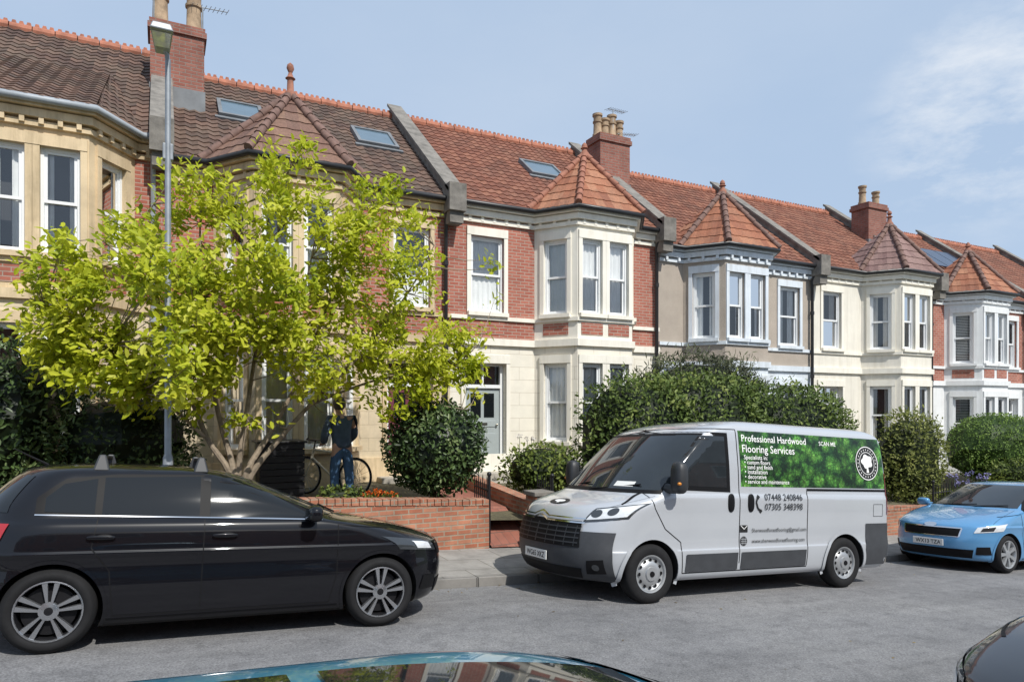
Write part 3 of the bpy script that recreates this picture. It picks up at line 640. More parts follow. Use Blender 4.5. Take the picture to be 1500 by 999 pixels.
e=el(1455,1540,672,712,10.6,.6)
bush('low_shrub','small leafy shrub below the clipped hedge at the right edge','shrub',[e],380,.09,.04,lightl,(e[0],10.6,-.5),2.2,.8,None,.4)
e=el(742,848,652,720,11.6,.7)
bush('low_shrub','low light green shrub beside the tiled path','shrub',[e],420,.08,.045,lightl,(e[0],11.6,.3),2.2,.82,None,.4)
e=el(464,530,712,738,10.05,.2)
bush('wall_plant','small trailing green plant on top of the low brick wall','plant',[e],600,.06,.035,lightl,(e[0],10.05,.5),2.2,.8,None,.4)
ea=el(-60,100,505,720,12.2,1.1);
bush('evergreen_shrub','tall dark evergreen shrub at the left edge','shrub',[ea],420,.10,.04,darkl,(ea[0],12.2,.6),2.4,.83,None,.35)
ea=el(70,285,575,720,12.0,.9)
bush('evergreen_shrub','dark spreading shrub beneath the left side of the yellow-green tree','shrub',[ea],420,.09,.035,darkl,(ea[0],12.0,.6),2.4,.82,None,.4)
def flowers(label,cat,spots,col,stem,hd,nm):
    t=thing(nm,label,cat,tuple(spots[0])); B=LB(); F=MB()
    for p in spots:
        p=V(p); h=stem*RN.uniform(.75,1.15); top=p+V((RN.uniform(-.06,.06),RN.uniform(-.06,.06),h)); F.tube([p,top],.006,4)
        for k in range(14): B.leaf(top+rv()*hd*.7,rv(),rv(),hd*.7,hd*.5,RN.random())
    lv=LB()
    for p in spots:
        for k in range(16): lv.leaf(V(p)+V((RN.uniform(-.12,.12),RN.uniform(-.12,.12),RN.uniform(0,.1))),(rv()+V((0,0,1.2))).normalized(),rv(),stem*.6,.03,RN.random())
    obj('stem',F,lightstem,t); B.build('blossom',col,t); lv.build('foliage',lightl,t)
lightstem=M('green_stem',(.07,.11,.03),.6)
purp=leafmat('purple_petal',[(0,(.17,.16,.36)),(1,(.36,.35,.58))],.3); oran=leafmat('orange_petal',[(0,(.5,.05,.01)),(1,(.75,.18,.02))],.3); pale=leafmat('white_petal',[(0,(.6,.55,.5)),(1,(.8,.78,.75))],.3)
sp=[]
for i in range(13):
    x=RN.uniform(1375,1450); v=RN.uniform(10.2,10.8); u=U(x,v); sp.append((u,v,zg(u,v)))
flowers('purple globe flowers on tall stems behind the blue hatchback','flowers',sp,purp,.75,.08,'agapanthus')
sp=[]
for i in range(14):
    x=RN.uniform(540,580); v=RN.uniform(10.2,10.5); u=U(x,v); sp.append((u,v,ZP(x,735,v)))
flowers('orange-red bedding flowers behind the low brick wall','flowers',sp,oran,.13,.06,'bedding_flowers')
sp=[]
for i in range(9):
    x=RN.uniform(752,800); v=RN.uniform(12.6,13.2); u=U(x,v); sp.append((u,v,flo(u)-.1))
flowers('pale blossoming climber left of the bay beside the grey door','flowers',sp,pale,.9,.06,'flowering_shrub')
B=LB(); drym=leafmat('dry_leaf',[(0,(.10,.07,.03)),(1,(.30,.22,.07))],.1)
for i in range(420):
    u=RN.uniform(-4,22); near=RN.random()<.7; v=7.93-abs(RN.gauss(0,.12)) if near else RN.uniform(2,9.6)
    z=(zr(u,v) if v<7.95 else zp(u,v))+.006; d=V((RN.uniform(-1,1),RN.uniform(-1,1),.05)).normalized(); L=RN.uniform(.015,.05); B.leaf(V((u,v,z)),d,V((RN.uniform(-.3,.3),RN.uniform(-.3,.3),1)).normalized(),L,L*.5,RN.random())
setp(B.build('leaf_litter',drym),'dry leaf litter lying along the gutter and on the road','leaf litter',None,'stuff')
# ---------------------------------------------------------------- vehicles
class Car:
    def __init__(s,st,nf=2.4):
        s.n=nf; T=[]; K=len(st)
        for i in range(K-1):
            p0,p1,p2,p3=st[max(0,i-1)],st[i],st[i+1],st[min(K-1,i+2)]
            for j in range(5):
                t=j/5; T.append([.5*(2*p1[k]+(p2[k]-p0[k])*t+(2*p0[k]-5*p1[k]+4*p2[k]-p3[k])*t*t+(3*p1[k]-p0[k]-3*p2[k]+p3[k])*t**3) for k in range(6)])
        T.append(list(st[-1]))
        for i in range(1,len(T)): T[i][0]=max(T[i][0],T[i-1][0]+2e-4)
        for r in T:
            r[3]=max(r[3],.02); L=r[1]-r[2]; r[4]=clamp(r[4],.02,L*.48); r[5]=clamp(r[5],.02,L*.48)
        s.T=T
    def at(s,z):
        T=s.T
        if z<=T[0][0]: return T[0]
        for a,b in zip(T,T[1:]):
            if z<=b[0]:
                t=(z-a[0])/(b[0]-a[0]); return [lerp(p,q,t) for p,q in zip(a,b)]
        return T[-1]
    def cap(s,q,r,front):
        th=q*PI/2; e=2/s.n; w=r[3]; c=abs(math.cos(th))**e; y=math.copysign(abs(math.sin(th))**e,q)*w
        return ((r[1]-r[4]+r[4]*c) if front else (r[2]+r[5]-r[5]*c),y)
    def F(s,q,z): x,y=s.cap(q,s.at(z),True); return V((x,y,z))
    def B(s,q,z): x,y=s.cap(q,s.at(z),False); return V((x,y,z))
    def y(s,x,z):
        r=s.at(z); n=s.n
        if x>r[1]-r[4]: t=clamp((x-r[1]+r[4])/r[4],0,1)
        elif x<r[2]+r[5]: t=clamp((r[2]+r[5]-x)/r[5],0,1)
        else: t=0
        return r[3]*max(0,1-t**n)**(1/n)
    def S(s,sg): return lambda x,z:V((x,sg*s.y(x,z),z))
    def mesh(s):
        mb=MB(); rows=[]
        for r in s.T:
            L=[]
            for i in range(21): q=-1+i/10; L.append((*s.cap(q,r,True),r[0]))
            xs,xe=r[1]-r[4],r[2]+r[5]
            for i in range(1,30): L.append((lerp(xs,xe,i/30),r[3],r[0]))
            for i in range(21): q=1-i/10; L.append((*s.cap(q,r,False),r[0]))
            for i in range(1,30): L.append((lerp(xe,xs,i/30),-r[3],r[0]))
            rows.append(L)
        mb.grid(rows,True,True); return mb
def patch(mb,S,g,nu,nv,off):
    rows=[]; h=1e-3
    for j in range(nv+1):
        L=[]
        for i in range(nu+1):
            a,b=g(i/nu,j/nv); p=S(a,b); da=S(a+h,b)-S(a-h,b); db=S(a,b+h)-S(a,b-h); n=da.cross(db)
            if n.length<1e-12: n=V((0,0,1))
            n.normalize()
            if n.dot(p-V((0,0,.6)))<0: n=-n
            L.append(p+n*off)
        rows.append(L)
    mb.grid(rows)
def pl(pts,x):
    for a,b in zip(pts,pts[1:]):
        if (a[0]<=x<=b[0]) or (b[0]<=x<=a[0]): return lerp(a[1],b[1],(x-a[0])/(b[0]-a[0]) if b[0]!=a[0] else 0)
    return pts[-1][1] if abs(x-pts[-1][0])<abs(x-pts[0][0]) else pts[0][1]
def sidewin(mb,car,sg,lo,hi,off,x0,x1,nx=24,nz=6):
    def g(s,t):
        x=lerp(x0,x1,s); return x,lerp(pl(lo,x),pl(hi,x),t)
    patch(mb,car.S(sg),g,nx,nz,off)
def sideline(mb,car,sg,pts,wd=.008,off=.0025):
    for a,b in zip(pts,pts[1:]):
        a_,b_=V(a),V(b); d=b_-a_; n=max(2,int(d.length/.04)); d.normalize(); pr_=V((-d.y,d.x))*wd/2
        patch(mb,car.S(sg),lambda s,t:tuple(a_.lerp(b_,s)+pr_*(2*t-1)),n,1,off)
def q4(c): return lambda s,t:(lerp(lerp(c[0][0],c[1][0],s),lerp(c[3][0],c[2][0],s),t),lerp(lerp(c[0][1],c[1][1],s),lerp(c[3][1],c[2][1],s),t))
def archlip(t,car,sg,x,R,Ra,mat,wd=.03,off=.008):
    m=MB(); a0=-.35; patch(m,car.S(sg),lambda s,q:(x+(Ra+wd*(q-.06))*math.cos(lerp(a0,PI-a0,s)),max(.18,R+(Ra+wd*(q-.06))*math.sin(lerp(a0,PI-a0,s)))),40,2,off); obj('arch_lip',m,mat,t,smooth=True,recalc=False)
tyrem=M('tyre_rubber',(.014,.014,.015),.8,var=.25,vs=8,spec=.25); alloy=M('alloy_rim',(.5,.51,.53),.25,.9,var=.03); alloyd=M('dark_alloy',(.015,.015,.017),.4,.2,var=.05,spec=.2); steelw=M('wheel_trim_silver',(.42,.43,.44),.4,.6,var=.1)
plast=M('grey_plastic',(.05,.053,.059),.55,var=.15,vs=6,spec=.35); trimb=M('black_trim',(.010,.010,.011),.5,var=0,spec=.12); wellm=M('wheel_well',(.008,.008,.008),.9,var=0)
lampg=M('lamp_glass',(.68,.70,.72),.08,.1,var=.12,vs=25,coat=1); lampd=M('lamp_dark',(.05,.055,.06),.1,.3,var=.1,vs=20,coat=1); chrome=M('chrome',(.75,.75,.76),.12,1,var=0); redl=M('red_lamp',(.35,.01,.012),.12,var=0,coat=1)
platew=M('white_plate',(.75,.75,.73),.4,var=0); inkb=M('black_ink',(.012,.012,.012),.5,var=0); inkw=M('white_vinyl',(.85,.85,.83),.5,var=0); paperm=M('paper',(.75,.75,.72),.7,var=.03)
orangel=M('amber_lamp',(.6,.22,.03),.2,var=0)
def wheel(t,x,y,R,rr,style,wd=.2):
    sg=1 if y>0 else -1
    mt=Matrix.Translation((x,y,R))@Matrix.Rotation(-sg*PI/2,4,'X')   # local z -> outward
    m=MB(); m.lathe([(.02,-.06),(rr*.8,-.06),(rr*.8,-.1),(.02,-.1)],28,mt); w=obj('wheel',m,alloyd,t)
    m=MB(); h=wd/2; c=-h+.01
    pf=[(rr-.008,c+h-.02),(rr+.012,c+h),(lerp(rr,R,.55),c+h+.006),(R-.03,c+h-.004),(R-.008,c+h-.022),(R,c+h-.05),(R,c-h+.05),(R-.02,c-h+.01),(rr,c-h)]
    m.lathe(pf,48,mt); ty=obj('tyre',m,tyrem,w,smooth=True,sharp=60)
    m=MB(); m.lathe([(rr+.004,.005),(rr-.012,.0),(rr-.022,-.02),(rr-.03,-.12),(rr-.03,-.17)],40,mt)
    if style=='alloy':
        m2=MB()
        for k in range(5):
            for dd in (-.2,.2):
                a=2*PI*k/5+.3; b0,b1=a+dd*1.4,a+dd*.95
                f=lambda r,an,z:mt@V((r*math.cos(an),r*math.sin(an),z))
                wi,wo=.012/.07,.024/rr
                m2.hexa([f(.05,b0-wi,-.05),f(.05,b0+wi,-.05),f(rr-.01,b1+wo,-.03),f(rr-.01,b1-wo,-.03)],[f(.05,b0-wi*.8,-.012),f(.05,b0+wi*.8,-.012),f(rr-.01,b1+wo*.8,-.002),f(rr-.01,b1-wo*.8,-.002)])
        m2.lathe([(.07,-.03),(.068,-.012),(.035,-.006),(.002,-.004)],20,mt); m2.lathe([(rr-.002,.004),(rr-.012,.006),(rr-.016,-.002)],40,mt); obj('spokes',m2,alloy,w)
        m.lathe([(.03,-.0035),(.002,-.0015)],16,mt); obj('rim',m,alloyd,w,smooth=True)
    elif style=='steel':
        m.lathe([(rr-.02,-.02),(rr-.05,-.035),(rr*.62,-.005),(rr*.4,.0),(rr*.36,.018),(.03,.022),(.002,.022)],40,mt); obj('rim',m,steelw,w,smooth=True)
        m=MB()
        for k in range(12):
            a=2*PI*k/12; m.lathe([(.0005,.0),(.021,.0)],10,mt@Matrix.Translation((rr*.74*math.cos(a),rr*.74*math.sin(a),-.013)))
        obj('vent_holes',m,trimb,w)
        m=MB(); m.lathe([(.035,.02),(.03,.034),(.001,.036)],14,mt); obj('hub_cap',m,trimb,w,smooth=True)
    else:
        for k in range(7):
            a=2*PI*k/7; f=lambda r,an,z:mt@V((r*math.cos(an),r*math.sin(an),z)); wi,wo=.03/.06,.034/rr
            m.hexa([f(.05,a-wi,-.05),f(.05,a+wi,-.05),f(rr-.01,a+wo,-.04),f(rr-.01,a-wo,-.04)],[f(.05,a-wi*.7,-.008),f(.05,a+wi*.7,-.008),f(rr-.01,a+wo,-.003),f(rr-.01,a-wo,-.003)])
        m.lathe([(.07,-.03),(.065,-.006),(.002,-.002)],20,mt); obj('rim',m,steelw,w,smooth=True,sharp=30)
def place(t,uc,vc,head,wb,tr,scale=1):
    f=lambda u,v:V((u,v,zr(u,v)))
    h=wb/2; fr_=f(uc+head*h,vc-tr),f(uc+head*h,vc+tr); re=f(uc-head*h,vc-tr),f(uc-head*h,vc+tr)
    X=((fr_[0]+fr_[1])-(re[0]+re[1])).normalized(); Y=((fr_[1]+re[1])-(fr_[0]+re[0])).normalized()*head
    Zv=X.cross(Y).normalized(); Y=Zv.cross(X); o=(fr_[0]+fr_[1]+re[0]+re[1])/4
    mm=Matrix((X,Y,Zv)).transposed().to_4x4(); mm.translation=o; t.matrix_world=mm@Matrix.Scale(scale,4)
def bodymesh(t,car,paint,wheels,Ra,W):
    m=car.mesh(); o=obj('body',m,[paint,wellm],t)
    c=MB()
    for x,R in wheels:
        for y0 in (W-.30,-(W-.30)-.7): c.lathe([(Ra,0),(Ra,.7)],56,Matrix.Translation((x,y0,R))@Matrix.Rotation(-PI/2,4,'X'),True)
    co=obj('cut',c,wellm,t); bo=o.modifiers.new('b','BOOLEAN'); bo.operation='DIFFERENCE'; bo.object=co; bo.solver='EXACT'
    me=evalmesh(o); o.modifiers.clear(); old=o.data; o.data=me; bpy.data.meshes.remove(old); bpy.data.objects.remove(co)
    me.materials.clear(); me.materials.append(paint); me.materials.append(wellm)
    for p in me.polygons:
        p.material_index=0
        for x,R in wheels:
            if all((me.vertices[i].co.x-x)**2+(me.vertices[i].co.z-R)**2<(Ra+.003)**2 for i in p.vertices): p.material_index=1
        if p.center.z<.2 and p.normal.z<-.5: p.material_index=1
    finish(me,True,32,False); me.name='body'; return o
def plate(t,car,s,z,front,wd=.52,mirror=1):
    r=car.at(z); x=(r[1] if front else r[2]); d=1 if front else -1
    m=MB(); X=x+d*.016; h=.055
    m.box(min(X,X+d*.012),max(X,X+d*.012),-wd/2,wd/2,z-h,z+h); p=obj('number_plate',m,platew,t,bevel=.004)
    mt=Matrix(((0,0,1*d,X+d*.0145),(1*d,0,0,-d*(wd/2-.05)),(0,1,0,z-.032),(0,0,0,1)))
    text(s,wd-.09,mt,inkb,p,height=.066,bold=.01)
POLO=[(.17,1.80,-1.72,.80,.6,.5),(.21,1.98,-1.88,.845,.7,.55),(.33,2.05,-1.96,.866,.75,.6),(.50,2.07,-1.99,.874,.75,.6),(.62,2.055,-1.985,.868,.75,.6),(.70,2.03,-1.965,.874,.75,.6),(.745,2.00,-1.96,.881,.73,.6),(.765,1.97,-1.955,.872,.71,.6),(.80,1.89,-1.95,.869,.66,.6),(.85,1.74,-1.94,.864,.6,.6),(.91,1.50,-1.92,.856,.5,.6),(.965,1.22,-1.90,.84,.42,.6),(1.00,1.02,-1.885,.815,.38,.6),(1.03,.92,-1.87,.79,.35,.55),(1.13,.68,-1.82,.75,.35,.5),(1.26,.36,-1.72,.69,.33,.45),(1.36,.10,-1.62,.64,.3,.4),(1.41,-.08,-1.54,.59,.3,.4),(1.438,-.28,-1.4,.5,.3,.4),(1.455,-.5,-1.15,.32,.2,.3),(1.46,-.68,-.95,.05,.1,.1)]
def hatch(label,paint,uc,vc,head,wstyle,scale=1,hs=1,opts={}):
    k=lambda z:z if z<.6 else .6+(z-.6)*hs
    st=[(k(q[0]),)+tuple(q[1:]) for q in POLO]
    car=Car(st); t=thing('parked_car',label,'car',(uc,vc,0),'cars parked along the street',False)
    R=.315; W=.878; wx=1.275
    bodymesh(t,car,paint,[(wx,R),(-wx,R)],R+.04,W)
    for x in (wx,-wx):
        for sg in (1,-1): wheel(t,x,sg*(W-.025),R,.228,wstyle); archlip(t,car,sg,x,R,R+.04,paint,.028,.006)
    for sg in (1,-1):
        m=MB()
        sidewin(m,car,sg,[(-1.42,k(1.05)),(.72,k(.995))],[(-1.42,k(1.18)),(-1.25,k(1.33)),(-.9,k(1.375)),(-.1,k(1.385)),(.12,k(1.345)),(.72,k(1.01))],.002,-1.42,.72,48); obj('window_trim',m,trimb,t,smooth=True,recalc=False)
        for (x0,x1,lo,hi) in ((-.2,.62,[(-.2,k(1.02)),(.62,k(1.008))],[(-.2,k(1.365)),(.06,k(1.345)),(.62,k(1.035))]),(-.98,-.28,[(-.98,k(1.04)),(-.28,k(1.02))],[(-.98,k(1.345)),(-.28,k(1.365))]),(-1.36,-1.03,[(-1.36,k(1.07)),(-1.03,k(1.05))],[(-1.36,k(1.18)),(-1.25,k(1.29)),(-1.03,k(1.335))])):
            m=MB(); sidewin(m,car,sg,lo,hi,.005,x0,x1); obj('side_window',m,cargl,t,smooth=True,recalc=False)
        m=MB(); sideline(m,car,sg,[(-.24,k(1.0)),(-.24,.25)]); sideline(m,car,sg,[(.86,k(.95)),(.86,.5),(.8,.25)]); sideline(m,car,sg,[(-1.0,k(1.03)),(-1.03,.78),(-.9,.6),(-.86,.27)]); sideline(m,car,sg,[(-.86,.255),(.8,.255)],.012); sideline(m,car,sg,[(.86,k(.95)),(1.35,k(.9))],.006)
        obj('door_seam',m,trimb,t,smooth=True,recalc=False)
        m=MB(); sideline(m,car,sg,[(-1.42,k(1.047)),(.72,k(.992))],.010,.006); obj('belt_trim',m,chrome if opts.get('bars') else trimb,t,smooth=True,recalc=False)
        m=MB(); sideline(m,car,sg,[(-.9,.21),(.88,.21)],.05,.004); obj('sill_trim',m,trimb,t,smooth=True,recalc=False)
        for hx in (-.97,-.08):
            m=MB(); m.blob((hx,sg*(car.y(hx,.87)+.022),.87+(.87-.6)*(hs-1)),(.10,.014,.017),3); h_=obj('door_handle',m,paint,t,smooth=True); m=MB(); m.blob((hx+.02,sg*(car.y(hx,.87)-.004),.865+(.87-.6)*(hs-1)),(.07,.01,.03),2.2); obj('handle_recess',m,trimb,h_,smooth=True)
        mx,mz=.62,k(1.03); m=MB()
        if opts.get('folded'): m.blob((mx-.10,sg*.85,mz+.02),(.115,.05,.065),3); mo=obj('mirror',m,paint,t,smooth=True)
        else:
            m.blob((mx,sg*(.80+.17),mz+.03),(.065,.115,.07),3); m.tube([(mx-.02,sg*.80,mz-.02),(mx,sg*.9,mz)],[.035,.03],8); mo=obj('mirror',m,paint,t,smooth=True)
            m=MB(); m.blob((mx-.045,sg*(.80+.175),mz+.03),(.025,.10,.055),3.5); obj('mirror_glass',m,cargl,mo,smooth=True)
        m=MB(); patch(m,car.F,q4([(sg*.48,.655),(sg*.90,.70),(sg*.95,.82),(sg*.51,.75)]),14,5,.006); hl=obj('headlight',m,lampd if opts.get('dl') else lampg,t,smooth=True,recalc=False)
        m=MB(); patch(m,car.F,q4([(sg*.56,.68),(sg*.74,.70),(sg*.76,.765),(sg*.58,.74)]),8,4,.010); obj('lamp_lens',m,lampg if opts.get('dl') else lampd,hl,smooth=True,recalc=False)
        m=MB(); patch(m,car.F,q4([(sg*.5,.30),(sg*.72,.31),(sg*.70,.44),(sg*.52,.43)]),8,4,.006); obj('fog_grille',m,trimb,t,smooth=True,recalc=False)
        m=MB(); patch(m,car.B,q4([(sg*.45,.82),(sg*.74,.84),(sg*.74,.96),(sg*.5,.96)]),10,4,.006); obj('tail_light',m,redl,t,smooth=True,recalc=False)
        m=MB(); patch(m,car.F,q4([(sg*.70,.80),(sg*.706,.80),(sg*.70,k(1.0)),(sg*.694,k(1.0))]),1,14,.003); obj('bonnet_seam',m,trimb,t,smooth=True,recalc=False)
    m=MB(); patch(m,car.F,q4([(-.74,k(1.03)),(.74,k(1.03)),(.72,k(1.39)),(-.72,k(1.39))]),24,8,.004); ws=obj('windscreen',m,wsgl,t,smooth=True,recalc=False)
    m=MB(); 
    for y0,y1 in ((-.45,.1),(.1,.6)): m.tube([car.F(y0*.7,k(1.03))+V((.02,0,.01)),car.F(y1*.9,k(1.06))+V((.03,0,.012))],.008,5)
    obj('wiper',m,trimb,ws)
    m=MB(); patch(m,car.B,q4([(-.7,k(1.06)),(.7,k(1.06)),(.66,k(1.35)),(-.66,k(1.35))]),20,6,.004); obj('rear_window',m,cargl,t,smooth=True,recalc=False)
    gz,gq=(.585,.30) if opts.get('upright') else (.61,.44)
    m=MB(); patch(m,car.F,q4([(-gq,gz),(gq,gz),(gq+.02,.715),(-gq-.02,.715)]),20,4,.006); gr=obj('grille',m,trimb,t,smooth=True,recalc=False)
    m=MB(); patch(m,car.F,q4([(-gq-.03,.712),(gq+.03,.712),(gq+.03,.73),(-gq-.03,.73)]),20,1,.012)
    if opts.get('upright'):
        patch(m,car.F,q4([(-gq-.01,gz-.012),(gq+.01,gz-.012),(gq+.01,gz),(-gq-.01,gz)]),20,1,.010)
        for sg in (1,-1): patch(m,car.F,q4([(sg*gq,gz),(sg*(gq+.02),gz),(sg*(gq+.04),.715),(sg*(gq+.02),.715)]),2,4,.010)
    obj('grille_bar',m,chrome,gr,smooth=True,recalc=False)
    m=MB(); patch(m,car.F,q4([(-.45,.24),(.45,.24),(.48,.38),(-.48,.38)]),16,3,.006); obj('air_intake',m,trimb,t,smooth=True,recalc=False)
    m=MB(); patch(m,car.F,lambda s,tt:(.05*tt*math.cos(2*PI*s),.755+.03*tt*math.sin(2*PI*s)),20,2,.012); obj('badge',m,chrome,t,smooth=True,recalc=False)
    if opts.get('plate'): plate(t,car,opts['plate'],.47,True)
    if opts.get('bars'):
        for x in (-.28,-1.02):
            m=MB(); zt=k(1.46)+.045; m.tube([(x,-.56,zt),(x,.56,zt)],.018,8); b_=obj('roof_bar',m,trimb,t,smooth=True)
            for sg in (1,-1):
                m=MB(); zb_=k(1.40); m.hexa([(x-.06,sg*.60,zb_),(x+.06,sg*.60,zb_),(x+.06,sg*.53,zb_+.02),(x-.06,sg*.53,zb_+.02)],[(x-.025,sg*.56,zt+.03),(x+.025,sg*.56,zt+.03),(x+.025,sg*.53,zt+.03),(x-.025,sg*.53,zt+.03)]); obj('bar_foot',m,barm,b_,bevel=.012)
        m=MB(); m.tube([(-1.45,0,k(1.43)),(-1.7,0,k(1.43)+.13)],[.012,.004],6); obj('aerial',m,trimb,t)
    if opts.get('sunroof'):
        def top(x,y):
            z0,z1=k(1.2),k(1.4599)
            for _ in range(30):
                zm=(z0+z1)/2; r=car.at(zm)
                ok=(r[2]<x<r[1]) and car.y(x,zm)>=abs(y)
                if ok: z0=zm
                else: z1=zm
            return V((x,y,z0))
        for x0,x1 in ((-1.2,-.64),(-.60,-.12)):
            m=MB(); patch(m,top,lambda s,tt:(lerp(x0,x1,s),lerp(-.455,.455,tt)),8,14,.006); obj('sunroof_panel',m,cargl,t,smooth=True,recalc=False)
    place(t,uc,vc,head,2*wx,.75,scale); return t
def paintm(name,col,metal,rough=.25,flake=.06,spec=.3,coat=1): return M(name,col,rough,metal,var=flake,vs=1.2,coat=coat,spec=spec)
barm=M('roof_bar_plastic',(.03,.032,.036),.5,var=.1)
pblack=paintm('black_car_paint',(.005,.005,.007),.0,.3,spec=.1,coat=.8); pblue=paintm('light_blue_car_paint',(.11,.30,.54),.25,.3); pteal=paintm('teal_blue_car_paint',(.03,.22,.36),.25,.3); psilver=paintm('silver_van_paint',(.50,.52,.55),.25,.38,.03); pdark=paintm('dark_car_paint',(.008,.008,.010),.0,.3)
hatch('glossy black hatchback with roof bars in the left foreground',pblack,.51,6.3+.91,1,'alloy',1.035,.955,dict(bars=1,dl=1))
hatch('light blue hatchback facing us at the right edge behind the van',pblue,13.85,6.3+.9,-1,'seven',1.0,1.08,dict(plate='WX13 TZA',upright=1))
hatch('teal car with glass roof panels, only its roof showing at the bottom edge',pteal,.68,.56,1,'seven',1.0,1.2,dict(sunroof=1))
hatch('dark car cut off by the bottom right corner',pdark,5.5,1.46,-1,'seven',1.0,1,dict(folded=1,dl=1))
# van
VAN=[(.24,2.40,-2.60,.94,.7,.12),(.30,2.56,-2.68,.99,.75,.14),(.45,2.64,-2.73,1.02,.75,.15),(.58,2.66,-2.74,1.03,.75,.15),(.62,2.66,-2.74,1.022,.75,.15),(.70,2.65,-2.74,1.018,.75,.15),(.85,2.61,-2.74,1.022,.75,.15),(1.00,2.55,-2.735,1.028,.75,.15),(1.09,2.46,-2.733,1.032,.74,.15),(1.16,2.28,-2.73,1.034,.68,.15),(1.22,2.06,-2.73,1.034,.60,.15),(1.26,1.95,-2.73,1.026,.56,.15),(1.32,1.86,-2.73,1.014,.53,.15),(1.6,1.58,-2.72,1.0,.5,.15),(1.85,1.30,-2.71,.975,.45,.15),(2.0,1.12,-2.70,.958,.42,.16),(2.09,.95,-2.68,.94,.4,.16),(2.16,.72,-2.63,.90,.4,.2),(2.22,.4,-2.5,.78,.4,.25),(2.25,0,-2.2,.5,.3,.3),(2.26,-.5,-1.6,.05,.1,.1)]
def foliagepanel():
    m,nt,b=mk('foliage_print'); b.inputs['Roughness'].default_value=.35
    tc=nd(nt,'ShaderNodeTexCoord').outputs['Object']
    n=nz(nt,tc,9,4); mv=mixc(nt,.10,tc,n.outputs[1])
    v=nd(nt,'ShaderNodeTexVoronoi'); v.inputs['Scale'].default_value=7; nt.links.new(mv,v.inputs['Vector'])
    v2=nd(nt,'ShaderNodeTexVoronoi',feature='DISTANCE_TO_EDGE'); v2.inputs['Scale'].default_value=26; nt.links.new(mv,v2.inputs['Vector'])
    v3=nd(nt,'ShaderNodeTexVoronoi'); v3.inputs['Scale'].default_value=26; nt.links.new(mv,v3.inputs['Vector'])
    r=ramp(nt,v.outputs['Distance'],[(.0,(.20,.46,.08)),(.4,(.07,.23,.035)),(.7,(.012,.05,.014))])
    re=ramp(nt,v2.outputs['Distance'],[(.0,(.25,)*3),(.16,(1.1,)*3)])
    rc=ramp(nt,v3.outputs['Color'],[(.1,(.55,)*3),(.9,(1.35,)*3)])
    n2=nz(nt,tc,2.2,4); r2=ramp(nt,n2.outputs[0],[(.36,(.5,)*3),(.6,(1.15,)*3)])
    o=mixc(nt,1,mixc(nt,1,r.outputs[0],re.outputs[0],'MULTIPLY'),rc.outputs[0],'MULTIPLY')
    nt.links.new(mixc(nt,1,o,r2.outputs[0],'MULTIPLY'),b.inputs['Base Color']); return m
van=Car(VAN); t=thing('panel_van','silver panel van with green foliage graphics parked at the kerb','van',(6.74,7.3,0),None,False)
R=.345; wx=1.69
bodymesh(t,van,psilver,[(wx,R),(-wx,R)],R+.055,1.03)
for x in (wx,-wx):
    for sg in (1,-1): wheel(t,x,sg*1.005,R,.215,'steel',.22); archlip(t,van,sg,x,R,R+.055,psilver,.05,.014)
folm=foliagepanel()
